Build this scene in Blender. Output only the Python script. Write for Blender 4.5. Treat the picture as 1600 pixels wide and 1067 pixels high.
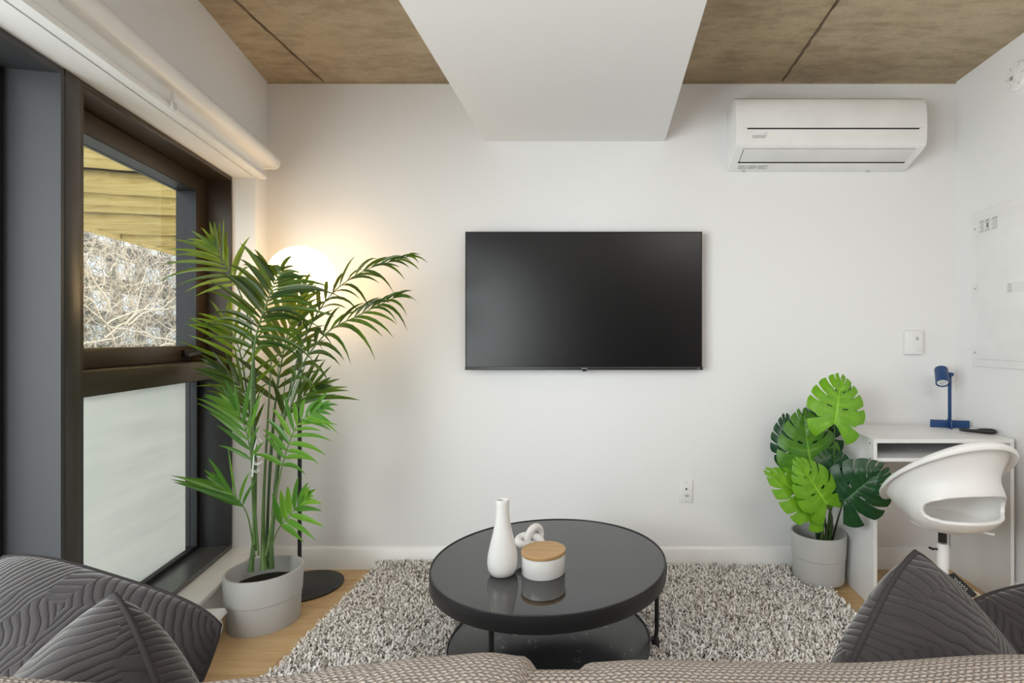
import bpy, bmesh, math, random
import numpy as np
from mathutils import Vector, Matrix, noise

for _o in list(bpy.data.objects):
    bpy.data.objects.remove(_o)
SC = bpy.context.scene
COL = SC.collection
R = math.radians
F, VX, VY, CH = 840.0, 946.0, 530.0, 1.185       # focal length in px, vanishing point, camera height

# ------------------------------------------------------------------ camera, sky, lights, exposure
cd = bpy.data.cameras.new('camera'); cam = bpy.data.objects.new('camera', cd); COL.objects.link(cam)
cam.location = (0, 0, CH); cam.rotation_euler = (R(90), 0, 0)
cd.sensor_width = 36; cd.lens = F * 36 / 1600
cd.shift_x = -(VX - 800) / 1600; cd.shift_y = -(533.5 - VY) / 1600
cd.clip_start = 0.02; cd.clip_end = 200
SC.camera = cam

wd = bpy.data.worlds.new('sky'); SC.world = wd; wd.use_nodes = True
bgn = wd.node_tree.nodes['Background']
bgn.inputs[0].default_value = (0.90, 0.95, 1.0, 1); bgn.inputs[1].default_value = 3.6

def area(name, loc, rot, sx, sy, power, col=(1, 1, 1)):
    l = bpy.data.lights.new(name, 'AREA'); l.shape = 'RECTANGLE'; l.size = sx; l.size_y = sy
    l.energy = power; l.color = col
    o = bpy.data.objects.new(name, l); COL.objects.link(o)
    o.location = loc; o.rotation_euler = rot
    return o
# daylight entering by the glazed bays of the left wall that lie beside and behind the camera
area('side_daylight', (-1.747 + .2215 * 3.0 - .9752 * .44, 2.78 - .9752 * 3.0 - .2215 * .44, 1.08), (R(90), 0, R(-90 + 12.8)), 2.1, 1.72, 82, (1.0, 0.985, 0.995))
# unseen fill lamp added under the ceiling behind the camera
area('ceiling_fill', (1.05, -0.7, 2.49), (0, 0, 0), 1.2, 1.2, 36, (1.0, 0.96, 0.91))
SC.view_settings.view_transform = 'Standard'; SC.view_settings.look = 'None'
SC.view_settings.exposure = 0.26; SC.view_settings.gamma = 1.0
SC.view_settings.use_curve_mapping = False

# ------------------------------------------------------------------ helpers: geometry
def at(px, py, y):
    """point at depth y seen at photo pixel (px, py)"""
    return Vector(((px - VX) * y / F, y, CH - (py - VY) * y / F))

C0 = Vector((-1.747, 2.78, 0)); U0 = Vector((0.2215, -0.9752, 0)); N0 = Vector((0.9752, 0.2215, 0))
def W(s, d, z):
    """left-wall coordinates: s along the wall from the corner, d out of it into the room"""
    p = C0 + U0 * s + N0 * d
    return Vector((p.x, p.y, z))

class MB:
    def __init__(s): s.v = []; s.f = []
    def add(s, vs, fs):
        n = len(s.v); s.v += [tuple(v) for v in vs]; s.f += [tuple(i + n for i in f) for f in fs]; return s
    def hexa(s, p):      # 8 corners: bottom 4 ccw, top 4 ccw
        return s.add(p, [(3, 2, 1, 0), (4, 5, 6, 7), (0, 1, 5, 4), (1, 2, 6, 5), (2, 3, 7, 6), (3, 0, 4, 7)])
    def box(s, x0, x1, y0, y1, z0, z1):
        return s.hexa([(x0, y0, z0), (x1, y0, z0), (x1, y1, z0), (x0, y1, z0), (x0, y0, z1), (x1, y0, z1), (x1, y1, z1), (x0, y1, z1)])
    def wbox(s, s0, s1, d0, d1, z0, z1):
        return s.hexa([W(s0, d0, z0), W(s1, d0, z0), W(s1, d1, z0), W(s0, d1, z0), W(s0, d0, z1), W(s1, d0, z1), W(s1, d1, z1), W(s0, d1, z1)])
    def mbox(s, m, sx, sy, sz):
        c = [m @ Vector((x * sx / 2, y * sy / 2, z * sz / 2)) for z in (-1, 1) for x, y in ((-1, -1), (1, -1), (1, 1), (-1, 1))]
        return s.hexa(c)
    def lathe(s, prof, c, n=40, m=None, close=False):
        vs = []; fs = []; k = len(prof)
        for i in range(n):
            a = 2 * math.pi * i / n
            for r, z in prof:
                p = Vector((r * math.cos(a), r * math.sin(a), z))
                if m: p = m @ p
                vs.append(p + Vector(c))
        for i in range(n):
            j = (i + 1) % n
            for q in range(k - 1):
                fs.append((i * k + q, j * k + q, j * k + q + 1, i * k + q + 1))
            if close: fs.append((i * k + k - 1, j * k + k - 1, j * k, i * k))
        if not close:
            if prof[0][0] > 1e-6: fs.append(tuple(i * k for i in reversed(range(n))))
            if prof[-1][0] > 1e-6: fs.append(tuple(i * k + k - 1 for i in range(n)))
        return s.add(vs, fs)
    def tube(s, pts, r, n=8, cyc=False, cap=True):
        pts = [Vector(p) for p in pts]; m = len(pts)
        rr = r if isinstance(r, (list, tuple)) else [r] * m
        vs = []; fs = []; up = None
        for i, p in enumerate(pts):
            a = pts[(i - 1) % m] if (cyc or i > 0) else p
            b = pts[(i + 1) % m] if (cyc or i < m - 1) else p
            t = (b - a).normalized()
            if up is None:
                up = t.orthogonal().normalized()
            up = (up - t * up.dot(t)); up = up.normalized() if up.length > 1e-6 else t.orthogonal().normalized()
            w = t.cross(up)
            for k in range(n):
                q = 2 * math.pi * k / n
                vs.append(p + (up * math.cos(q) + w * math.sin(q)) * rr[i])
        for i in range(m if cyc else m - 1):
            j = (i + 1) % m
            for k in range(n):
                l = (k + 1) % n
                fs.append((i * n + k, i * n + l, j * n + l, j * n + k))
        if cap and not cyc:
            fs.append(tuple(reversed(range(n)))); fs.append(tuple((m - 1) * n + k for k in range(n)))
        return s.add(vs, fs)
    def prism(s, poly, fn, a, b):      # poly of 2D points, fn(p, t) -> 3D
        n = len(poly)
        vs = [fn(p, a) for p in poly] + [fn(p, b) for p in poly]
        return s.add(vs, [tuple(range(n)), tuple(n + i for i in reversed(range(n)))] + [(i, i + n, (i + 1) % n + n, (i + 1) % n) for i in range(n)])
    def grid(s, fn, nu, nv, cu=False, cv=False):
        vs = [fn(i / (nu if cu else nu - 1), j / (nv if cv else nv - 1)) for i in range(nu) for j in range(nv)]
        fs = []
        for i in range(nu if cu else nu - 1):
            for j in range(nv if cv else nv - 1):
                i2 = (i + 1) % nu; j2 = (j + 1) % nv
                fs.append((i * nv + j, i2 * nv + j, i2 * nv + j2, i * nv + j2))
        return s.add(vs, fs)
    def build(s, name, mat, parent=None, bevel=0, seg=2, smooth=40, fix=True, weld=0):
        off = Vector((0, 0, 0)); p = parent
        while p: off += p.location; p = p.parent
        me = bpy.data.meshes.new(name)
        me.from_pydata([tuple(Vector(v) - off) for v in s.v], [], s.f)
        if bevel or fix or weld:
            bm = bmesh.new(); bm.from_mesh(me)
            if weld: bmesh.ops.remove_doubles(bm, verts=bm.verts, dist=weld)
            if fix: bmesh.ops.recalc_face_normals(bm, faces=bm.faces)
            if bevel:
                es = [e for e in bm.edges if len(e.link_faces) == 2 and e.calc_face_angle(0) > R(30)]
                bmesh.ops.bevel(bm, geom=es, offset=bevel, segments=seg, profile=0.5, affect='EDGES', clamp_overlap=True)
            bm.to_mesh(me); bm.free()
        if smooth:
            for q in me.polygons: q.use_smooth = True
            me.set_sharp_from_angle(angle=R(smooth))
        o = bpy.data.objects.new(name, me); COL.objects.link(o)
        if mat: me.materials.append(mat)
        if parent: o.parent = parent
        return o

def thing(name, label, cat, loc=(0, 0, 0), group=None):
    o = bpy.data.objects.new(name, None); COL.objects.link(o); o.location = loc; o.empty_display_size = .05
    tag(o, label, cat, group); return o
def tag(o, label, cat, group=None):
    o['label'] = label; o['category'] = cat
    if group: o['group'] = group
    return o
def structure(o, label=None):
    o['kind'] = 'structure'
    if label: o['label'] = label
    return o
def sroot(name):
    o = bpy.data.objects.new(name, None); COL.objects.link(o); o['kind'] = 'structure'; o.empty_display_size = .05; return o
def copy_tree(o, parent=None):
    c = o.copy(); COL.objects.link(c)
    if parent: c.parent = parent
    for ch in o.children: copy_tree(ch, c)
    return c
def catmull(pts, n):
    pts = [Vector(p) for p in pts]; P = [pts[0] * 2 - pts[1]] + pts + [pts[-1] * 2 - pts[-2]]
    out = []; m = len(pts) - 1
    for i in range(n):
        t = i / (n - 1) * m; k = min(int(t), m - 1); t -= k
        a, b, c, d = P[k:k + 4]
        out.append(0.5 * ((2 * b) + (c - a) * t + (2 * a - 5 * b + 4 * c - d) * t * t + (3 * b - a - 3 * c + d) * t ** 3))
    return out
def text(body, size, mat, parent, m, name='lettering', ext=0.0004, align='LEFT'):
    cu = bpy.data.curves.new(name, 'FONT'); cu.body = body; cu.size = size; cu.extrude = ext; cu.align_x = align
    tmp = bpy.data.objects.new(name + '_tmp', cu); COL.objects.link(tmp)
    dg = bpy.context.evaluated_depsgraph_get()
    me = bpy.data.meshes.new_from_object(tmp.evaluated_get(dg)); bpy.data.objects.remove(tmp)
    me.transform(m); off = Vector((0, 0, 0)); p = parent
    while p: off += p.location; p = p.parent
    me.transform(Matrix.Translation(-off)); me.materials.clear(); me.materials.append(mat)
    o = bpy.data.objects.new(name, me); COL.objects.link(o); o.parent = parent; return o

# ------------------------------------------------------------------ helpers: materials
class NT:
    def __init__(s, name):
        s.m = bpy.data.materials.new(name); s.m.use_nodes = True; s.t = s.m.node_tree
        s.b = s.t.nodes['Principled BSDF']; s.out = s.t.nodes['Material Output']
    def n(s, typ, ins=None, **kw):
        q = s.t.nodes.new(typ)
        for k, v in kw.items(): setattr(q, k, v)
        for k, v in (ins or {}).items():
            if hasattr(v, 'is_output'): s.t.links.new(v, q.inputs[k])
            else: q.inputs[k].default_value = v
        return q
    def math(s, op, a, b=0.0, c=0.0):
        return s.n('ShaderNodeMath', {0: a, 1: b, 2: c}, operation=op).outputs[0]
    def ramp(s, fac, stops, interp='LINEAR'):
        q = s.n('ShaderNodeValToRGB', {0: fac}); q.color_ramp.interpolation = interp
        e = q.color_ramp.elements
        while len(e) < len(stops): e.new(0.5)
        for i, (p, c) in enumerate(stops):
            e[i].position = p; e[i].color = (*c, 1) if len(c) == 3 else c
        return q.outputs[0]
    def set(s, **kw):
        for k, v in kw.items():
            k = k.replace('_', ' ')
            if hasattr(v, 'is_output'): s.t.links.new(v, s.b.inputs[k])
            else: s.b.inputs[k].default_value = v
        return s
    def bump(s, h, strength, dist=0.01):
        q = s.n('ShaderNodeBump', {'Height': h, 'Strength': strength, 'Distance': dist})
        s.t.links.new(q.outputs[0], s.b.inputs['Normal'])
    def obj(s): return s.n('ShaderNodeTexCoord').outputs['Object']
    def noise(s, vec, scale, detail=4, rough=.5, which=0):
        return s.n('ShaderNodeTexNoise', {'Vector': vec, 'Scale': scale, 'Detail': detail, 'Roughness': rough}).outputs[which]
    def mapping(s, vec, sc=(1, 1, 1), rot=(0, 0, 0), loc=(0, 0, 0)):
        return s.n('ShaderNodeMapping', {0: vec, 1: loc, 2: rot, 3: sc}).outputs[0]
def rgb(r, g, b):
    f = lambda c: (c / 255 / 12.92) if c / 255 <= .04045 else ((c / 255 + .055) / 1.055) ** 2.4
    return (f(r), f(g), f(b), 1)
def plain(name, col, rough=.5, metal=0.0, spec=.5, grain=0.0, gscale=300):
    t = NT(name); co = t.obj()
    nz = t.noise(co, 6, 3)
    c2 = tuple(min(1, c * 1.04) for c in col[:3]); c1 = tuple(c * .96 for c in col[:3])
    t.set(Base_Color=t.ramp(nz, [(.3, c1), (.7, c2)]), Roughness=rough, Metallic=metal, Specular_IOR_Level=spec)
    if grain: t.bump(t.noise(co, gscale, 2), grain, .002)
    return t.m

M = {}
M['wall'] = NT('white_paint').set(Base_Color=(.82, .82, .825, 1), Roughness=.55, Specular_IOR_Level=.3).m
M['rear'] = plain('dark_paint', (.035, .034, .033), .6)
M['trim'] = plain('white_gloss_paint', (.84, .84, .835), .35)
M['white'] = plain('white_plastic', (.82, .82, .82), .42)
M['offwhite'] = plain('off_white_plastic', (.76, .76, .755), .35)
M['lam'] = plain('white_laminate', (.80, .80, .80), .38)
M['greyprint'] = plain('grey_print', (.22, .22, .22), .6)
M['lightprint'] = plain('light_grey_print', (.45, .45, .45), .6)
M['dark'] = plain('black_plastic', (.012, .012, .013), .4)
M['slot'] = plain('dark_slot', (.02, .02, .02), .8)
M['charcoal'] = plain('charcoal_frame_metal', (.040, .041, .045), .5, .1, .5, .12, 900)
M['lampwarm'] = plain('lamp_warmed_frame_metal', (.048, .033, .021), .38, .3, .5, .05, 900)  # charcoal frame metal with the globe lamp's warm light put into its colour
M['mull'] = plain('dark_bronze_frame_metal', (.050, .044, .038), .36, .3, .5, .05, 900)
M['gasket'] = plain('black_rubber', (.008, .008, .009), .5)
M['blackmetal'] = plain('black_powder_coat', (.014, .014, .015), .42)
M['pot'] = plain('grey_matt_plastic', (.47, .47, .462), .55)
M['soil'] = plain('black_soil', (.012, .011, .01), .9, 0, .2, 1.0, 120)
M['ceramic'] = plain('white_ceramic', (.80, .79, .775), .14)
M['blue'] = plain('blue_lacquer', (.010, .052, .17), .35)
M['cream'] = plain('cream_plastic', (.72, .67, .57), .45)
M['sill'] = plain('grey_sill_metal', (.10, .103, .105), .28, .3)
M['steel'] = plain('brushed_steel', (.55, .55, .56), .3, 1.0)
M['silver'] = plain('silver_mark', (.6, .6, .6), .4)

def concrete():
    t = NT('board_formed_concrete'); co = t.obj()
    big = t.noise(co, 1.3, 5, .6); mid = t.noise(t.mapping(co, (3, 9, 3)), 2.2, 6, .65); fine = t.noise(co, 45, 4, .7)
    base = t.ramp(big, [(.25, (.36, .275, .18)), (.5, (.46, .368, .245)), (.75, (.53, .44, .31))])
    mx = t.n('ShaderNodeMix', {0: .5, 6: base, 7: t.ramp(mid, [(.30, (.45, .42, .38)), (.55, (1, 1, 1)), (.8, (1.12, 1.12, 1.1))])}, data_type='RGBA', blend_type='MULTIPLY').outputs[2]
    mx2 = t.n('ShaderNodeMix', {0: .32, 6: mx, 7: t.ramp(fine, [(.3, (.72, .70, .68)), (.6, (1.08, 1.08, 1.08))])}, data_type='RGBA', blend_type='MULTIPLY').outputs[2]
    sc = t.noise(t.mapping(co, (3, 30, 3), (0, 0, .5)), 3.0, 3, .6)
    mx3 = t.n('ShaderNodeMix', {0: t.ramp(sc, [(.68, (0, 0, 0)), (.74, (.55, .55, .55))]), 6: mx2, 7: (.10, .072, .045, 1)}, data_type='RGBA').outputs[2]
    # greyer towards the right-hand pours (each panel its own pour)
    hs = t.n('ShaderNodeHueSaturation', {'Saturation': 1.0, 'Value': 1.0, 'Color': mx3})
    rnd = t.n('ShaderNodeObjectInfo').outputs['Random']
    t.t.links.new(t.n('ShaderNodeMapRange', {0: rnd, 3: .85, 4: 1.05}).outputs[0], hs.inputs['Saturation'])
    t.set(Base_Color=hs.outputs[0], Roughness=.75, Specular_IOR_Level=.25)
    t.bump(t.noise(co, 30, 6, .7), .3, .006); return t.m
M['concrete'] = concrete()

M['fin'] = plain('dark_cement_fin', (.15, .11, .07), .9)
def wood(name, cs, axis_scale, rough, ring=1.0):
    t = NT(name); co = t.obj()
    rnd = t.n('ShaderNodeObjectInfo').outputs['Random']
    off = t.n('ShaderNodeCombineXYZ', {0: t.math('MULTIPLY', rnd, 17.0), 1: t.math('MULTIPLY', rnd, 31.0), 2: 0.0}).outputs[0]
    v = t.n('ShaderNodeVectorMath', {0: co, 1: off}, operation='ADD').outputs[0]
    n1 = t.noise(t.mapping(v, axis_scale), 3.0, 5, .6)
    n2 = t.noise(t.mapping(v, tuple(a * 4 for a in axis_scale)), 4.0, 3, .6)
    f = t.math('ADD', t.math('MULTIPLY', n1, .65), t.math('ADD', t.math('MULTIPLY', n2, .15), t.math('MULTIPLY', rnd, .25)))
    t.set(Base_Color=t.ramp(f, cs), Roughness=rough, Specular_IOR_Level=.4)
    t.bump(n2, .05, .002); return t.m
M['oak'] = wood('pale_oak', [(.3, (.42, .26, .115)), (.5, (.52, .345, .17)), (.75, (.62, .44, .24))], (.9, 9, 1), .38)
M['bamboo'] = wood('bamboo', [(.3, (.44, .26, .11)), (.5, (.55, .35, .17)), (.75, (.62, .42, .22))], (2.5, 30, 1), .4)

def glass(name, tint, gloss, refl=.9):
    t = NT(name); t.t.nodes.remove(t.b)
    tr = t.n('ShaderNodeBsdfTransparent', {0: tint}); gl = t.n('ShaderNodeBsdfGlossy', {0: (1, 1, 1, 1), 1: gloss})
    lw = t.n('ShaderNodeLayerWeight', {0: .25})
    f = t.math('MULTIPLY', lw.outputs['Fresnel'], refl)
    mx = t.n('ShaderNodeMixShader', {0: f, 1: tr.outputs[0], 2: gl.outputs[0]})
    t.t.links.new(mx.outputs[0], t.out.inputs[0]); return t.m
M['glass'] = glass('clear_window_glass', (.94, .965, .955, 1), .0, .10)
def film():
    t = NT('frosted_privacy_film'); co = t.obj()
    nz = t.noise(t.mapping(co, (.6, .6, 9)), 2.2, 5, .55)  # faint horizontal streaks of reflection put into the film's colour
    big = t.noise(co, 2.0, 2, .5)
    f = t.math('ADD', t.math('MULTIPLY', nz, .5), t.math('MULTIPLY', big, .5))
    c = t.ramp(f, [(.3, (.76, .765, .735)), (.5, (.85, .85, .815)), (.7, (.91, .895, .845))])
    t.t.nodes.remove(t.b)
    tl = t.n('ShaderNodeBsdfTranslucent', {0: c}); df = t.n('ShaderNodeBsdfDiffuse', {0: c}); gl = t.n('ShaderNodeBsdfGlossy', {0: (1, 1, 1, 1), 1: .12})
    a = t.n('ShaderNodeMixShader', {0: .15, 1: tl.outputs[0], 2: df.outputs[0]})
    b = t.n('ShaderNodeMixShader', {0: t.math('MULTIPLY', t.n('ShaderNodeLayerWeight', {0: .3}).outputs['Fresnel'], .5), 1: a.outputs[0], 2: gl.outputs[0]})
    t.t.links.new(b.outputs[0], t.out.inputs[0]); return t.m
M['film'] = film()
def fabric_blind():
    t = NT('white_blind_fabric'); t.set(Base_Color=(.8, .8, .79, 1), Roughness=.7, Specular_IOR_Level=.2)
    t.bump(t.noise(t.obj(), 500, 2), .1, .001); return t.m
M['blind'] = fabric_blind()

def leafmat(name, stops, trans, rough=.35, tcol=(.5, .6, .05, 1), spec=.5, scale=7):
    t = NT(name)
    rnd = t.n('ShaderNodeObjectInfo').outputs['Random']; co = t.obj()
    f = t.math('ADD', t.math('MULTIPLY', rnd, .7), t.math('MULTIPLY', t.noise(co, scale, 3), .4))
    c = t.ramp(f, stops)
    t.set(Base_Color=c, Roughness=rough, Specular_IOR_Level=spec)
    tl = t.n('ShaderNodeBsdfTranslucent', {0: t.n('ShaderNodeMix', {0: .5, 6: c, 7: tcol}, data_type='RGBA').outputs[2]})
    mx = t.n('ShaderNodeMixShader', {0: trans, 1: t.b.outputs[0], 2: tl.outputs[0]})
    t.t.links.new(mx.outputs[0], t.out.inputs[0]); return t.m
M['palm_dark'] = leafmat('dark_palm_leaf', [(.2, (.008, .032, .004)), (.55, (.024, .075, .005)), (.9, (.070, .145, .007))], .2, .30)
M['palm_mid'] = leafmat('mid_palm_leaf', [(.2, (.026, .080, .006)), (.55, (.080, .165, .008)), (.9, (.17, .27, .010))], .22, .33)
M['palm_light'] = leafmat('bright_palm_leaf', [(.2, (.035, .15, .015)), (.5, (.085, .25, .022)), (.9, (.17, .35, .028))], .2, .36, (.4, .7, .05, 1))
M['stem'] = leafmat('green_stem', [(.2, (.05, .11, .03)), (.6, (.10, .19, .05)), (.9, (.14, .23, .06))], .03, .4)
def vein_leaf(name, dark, light):
    t = NT(name); uv = t.n('ShaderNodeTexCoord').outputs['UV']
    sp = t.n('ShaderNodeSeparateXYZ', {0: uv})
    u, v = sp.outputs[0], sp.outputs[1]        # u along midrib, v from midrib (0) to margin (1)
    rib = t.math('LESS_THAN', v, .035)
    lat = t.math('MULTIPLY', t.math('POWER', t.math('ABSOLUTE', t.math('SINE', t.math('MULTIPLY', u, math.pi * 7))), 8.0), t.math('SUBTRACT', 1.0, v))
    nz = t.noise(t.obj(), 30, 4)
    f = t.math('ADD', t.math('MULTIPLY', nz, .6), t.math('MULTIPLY', lat, .25))
    c = t.ramp(f, [(.25, dark), (.8, light)])
    c2 = t.n('ShaderNodeMix', {0: t.math('MULTIPLY', rib, .6), 6: c, 7: tuple(min(1, x * 1.6 + .03) for x in light) + (1,)}, data_type='RGBA').outputs[2]
    t.set(Base_Color=c2, Roughness=.35, Specular_IOR_Level=.45)
    tl = t.n('ShaderNodeBsdfTranslucent', {0: c2})
    mx = t.n('ShaderNodeMixShader', {0: .18, 1: t.b.outputs[0], 2: tl.outputs[0]}); t.t.links.new(mx.outputs[0], t.out.inputs[0])
    t.bump(lat, .35, .004); return t.m
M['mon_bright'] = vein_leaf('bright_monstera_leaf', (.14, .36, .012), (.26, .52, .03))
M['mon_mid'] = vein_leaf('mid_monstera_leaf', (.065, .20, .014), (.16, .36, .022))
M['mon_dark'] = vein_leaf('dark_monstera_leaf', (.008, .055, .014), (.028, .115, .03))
M['rhizome'] = plain('dark_green_stalk', (.018, .028, .014), .5)

def globe_mat():
    t = NT('opal_glass_lit'); t.set(Base_Color=(1, .93, .8, 1), Roughness=.3, Emission_Color=(1.0, .67, .34, 1), Emission_Strength=5.8); return t.m
M['globe'] = globe_mat()
def tvmat():
    t = NT('tv_screen_glass'); t.set(Base_Color=(.004, .004, .0045, 1), Roughness=.27, Specular_IOR_Level=.40, IOR=1.5); return t.m
M['screen'] = tvmat()
def tabletop():
    t = NT('black_tinted_glass'); t.set(Base_Color=(.020, .021, .022, 1), Roughness=.03, IOR=1.5, Specular_IOR_Level=.85); return t.m
M['tableglass'] = tabletop()
def marble():
    t = NT('black_marble'); co = t.obj()
    w = t.noise(co, 5, 5, .6); v = t.math('ABSOLUTE', t.math('SUBTRACT', t.noise(t.n('ShaderNodeVectorMath', {0: co, 1: (3.1, 1.7, 0)}, operation='ADD').outputs[0], 9, 5, .7), .5))
    fl = t.noise(co, 28, 2, .5)
    m = t.math('MULTIPLY', t.ramp(v, [(.0, (1, 1, 1)), (.012, (0, 0, 0))]), t.ramp(fl, [(.60, (0, 0, 0)), (.70, (1, 1, 1))]))
    c = t.ramp(w, [(.3, (.010, .010, .012)), (.7, (.030, .030, .033))])
    mx = t.n('ShaderNodeMix', {0: m, 6: c, 7: (.55, .55, .57, 1)}, data_type='RGBA').outputs[2]
    t.set(Base_Color=mx, Roughness=.28); return t.m
M['marble'] = marble()

def weave():
    """chunky braided upholstery: columns of slanted stitches"""
    t = NT('taupe_braided_upholstery'); uv = t.n('ShaderNodeTexCoord').outputs['UV']
    wob = t.n('ShaderNodeVectorMath', {0: uv, 1: t.n('ShaderNodeVectorMath', {0: t.noise(t.mapping(uv, (60, 60, 60)), 1.0, 2, .5, 1), 3: .0025}, operation='SCALE').outputs[0]}, operation='ADD').outputs[0]
    sp = t.n('ShaderNodeSeparateXYZ', {0: wob}); u, v = sp.outputs[0], sp.outputs[1]
    cw = .0062
    cu = t.math('DIVIDE', v, cw); idx = t.math('FLOOR', cu); fr = t.math('SUBTRACT', cu, idx)
    par = t.math('MODULO', t.math('ABSOLUTE', idx), 2.0)
    sg = t.math('SUBTRACT', t.math('MULTIPLY', par, 2.0), 1.0)
    ph = t.math('ADD', t.math('DIVIDE', u, .0092), t.math('MULTIPLY', t.math('MULTIPLY', fr, sg), .45))
    st = t.math('ABSOLUTE', t.math('SINE', t.math('MULTIPLY', ph, math.pi)))
    ed = t.math('SINE', t.math('MULTIPLY', fr, math.pi))
    h = t.math('MULTIPLY', t.math('POWER', st, .6), t.math('POWER', ed, .5))
    nz = t.noise(uv, 900, 3); big = t.noise(uv, 10, 3)
    hh = t.math('ADD', h, t.math('MULTIPLY', nz, .25))
    c = t.ramp(t.math('ADD', t.math('MULTIPLY', h, .75), t.math('MULTIPLY', big, .3)), [(.12, (.060, .042, .031)), (.45, (.27, .215, .175)), (.95, (.46, .395, .345))])
    t.set(Base_Color=c, Roughness=.9, Specular_IOR_Level=.15, Sheen_Weight=.25)
    t.bump(hh, 1.0, .005); return t.m
M['weave'] = weave()
def quilt():
    """grey velvet with rows of stitched ridges that change direction from patch to patch"""
    t = NT('grey_quilted_velvet'); uv = t.n('ShaderNodeTexCoord').outputs['UV']
    nzv = t.n('ShaderNodeVectorMath', {0: t.noise(uv, 5, 2, .5, 1), 3: .10}, operation='SCALE').outputs[0]
    p = t.n('ShaderNodeVectorMath', {0: uv, 1: nzv}, operation='ADD').outputs[0]
    vo = t.n('ShaderNodeTexVoronoi', {'Vector': p, 'Scale': 5.5, 'Randomness': .55})
    rs = t.n('ShaderNodeSeparateColor', {0: vo.outputs['Color']}).outputs[0]
    ang = t.math('MULTIPLY', t.math('FLOOR', t.math('MULTIPLY', rs, 3.0)), math.pi / 3)
    ang = t.math('ADD', ang, .25)
    sp = t.n('ShaderNodeSeparateXYZ', {0: p})
    lin = t.math('ADD', t.math('MULTIPLY', sp.outputs[0], t.math('COSINE', ang)), t.math('MULTIPLY', sp.outputs[1], t.math('SINE', ang)))
    ridge = t.math('ABSOLUTE', t.math('SINE', t.math('MULTIPLY', lin, math.pi * 36)))
    h = t.math('POWER', ridge, .42)
    fine = t.noise(uv, 160, 3); big = t.noise(uv, 4, 3)
    cc = t.math('ADD', t.math('MULTIPLY', h, .35), t.math('MULTIPLY', big, .6))
    c = t.ramp(cc, [(.2, (.017, .0145, .015)), (.55, (.034, .030, .031)), (.9, (.052, .046, .046))])
    t.set(Base_Color=c, Roughness=.85, Specular_IOR_Level=.15, Sheen_Weight=.4, Sheen_Roughness=.4)
    t.bump(t.math('ADD', h, t.math('MULTIPLY', fine, .15)), .5, .006); return t.m
M['quilt'] = quilt()
M['seamvelvet'] = plain('grey_velvet', (.036, .032, .033), .85, 0, .15, .3, 400)
def pile():
    t = NT('shag_pile'); a = t.n('ShaderNodeAttribute', attribute_name='tuft').outputs['Color']
    t.set(Base_Color=a, Roughness=.85, Specular_IOR_Level=.2); return t.m
M['pile'] = pile()
M['rugback'] = plain('rug_backing', (.34, .30, .27), .95)

def foam():
    t = NT('yellow_weathered_timber'); co = t.obj()
    n1 = t.noise(t.mapping(co, (1.2, 9, 9)), 1.5, 6, .65); n2 = t.noise(co, 5, 4)
    c = t.ramp(n1, [(.25, (.30, .20, .055)), (.45, (.50, .36, .125)), (.7, (.62, .47, .20))])
    mx = t.n('ShaderNodeMix', {0: t.ramp(n2, [(.62, (0, 0, 0)), (.75, (.5, .5, .5))]), 6: c, 7: (.20, .15, .06, 1)}, data_type='RGBA').outputs[2]
    t.set(Base_Color=mx, Roughness=.9, Specular_IOR_Level=.1); t.bump(n1, .5, .02); return t.m
M['timber'] = foam()
M['twig'] = plain('dry_bleached_vine', (.45, .37, .28), .9)
M['twigdark'] = plain('dry_grey_vine', (.20, .165, .13), .9)
M['facade'] = plain('grey_facade', (.16, .17, .165), .9)
M['facadewin'] = plain('pale_window_reflection', (.74, .79, .85), .25)
M['paving'] = plain('pale_paving', (.46, .465, .45), .9, 0, .2, .5, 20)

# ------------------------------------------------------------------ the room
CE = 2.512; XR = 1.81; YB = 2.78; YR = -2.4
fl = sroot('floor'); 
MB().box(-2.2, XR + .1, YR - .1, YB + .1, -.12, -.016).build('subfloor', M['slot'], fl)
rng = random.Random(4)
pw = .125; y = YB; row = 0
while y > -.2:
    x = -2.0 - rng.random() * .9
    while x < XR:
        L = rng.choice((.9, 1.1, 1.3)); x1 = min(x + L, XR)
        lx = -1.747 + .2215 / .9752 * (YB - y)
        if x1 > lx - .1:
            xa = max(x, lx - .12)
            MB().box(xa + .0006, x1 - .0006, y - pw + .0006, y - .0006, -.016, 0).build('plank', M['oak'], fl, bevel=.0012, seg=1)
        x += L
    y -= pw; row += 1
MB().box(-1.2, XR, YR, y + .0, -.016, -.0005).build('floorboards', M['oak'], fl)

ce = sroot('ceiling')
xs = [-2.3, -1.453, -.272, .91, 2.0]
for i in range(4):
    for (ya, yb) in ((.15, YB + .06), (YR, .146)):
        MB().box(xs[i] + .003, xs[i + 1] - .003, ya, yb, CE, CE + .06).build('concrete_panel', M['concrete'], ce, bevel=.003, seg=1)
MB().box(-2.3, 2.0, YR - .1, YB + .1, CE + .055, CE + .2).build('slab', M['slot'], ce)
# fins of cement that leaked through the formwork joints
for xf in (-1.453, .91):
    pts = [Vector((xf + rng.uniform(-.004, .004), .3 + k * .04, CE)) for k in range(62)]
    MB().tube(pts, [rng.uniform(.003, .0075) for _ in pts], 5).build('joint_fin', M['fin'], ce)
MB().box(-1.75, XR, YB - .007, YB + .0, CE - .007, CE + .0).build('edge_strip', M['concrete'], ce)

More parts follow.
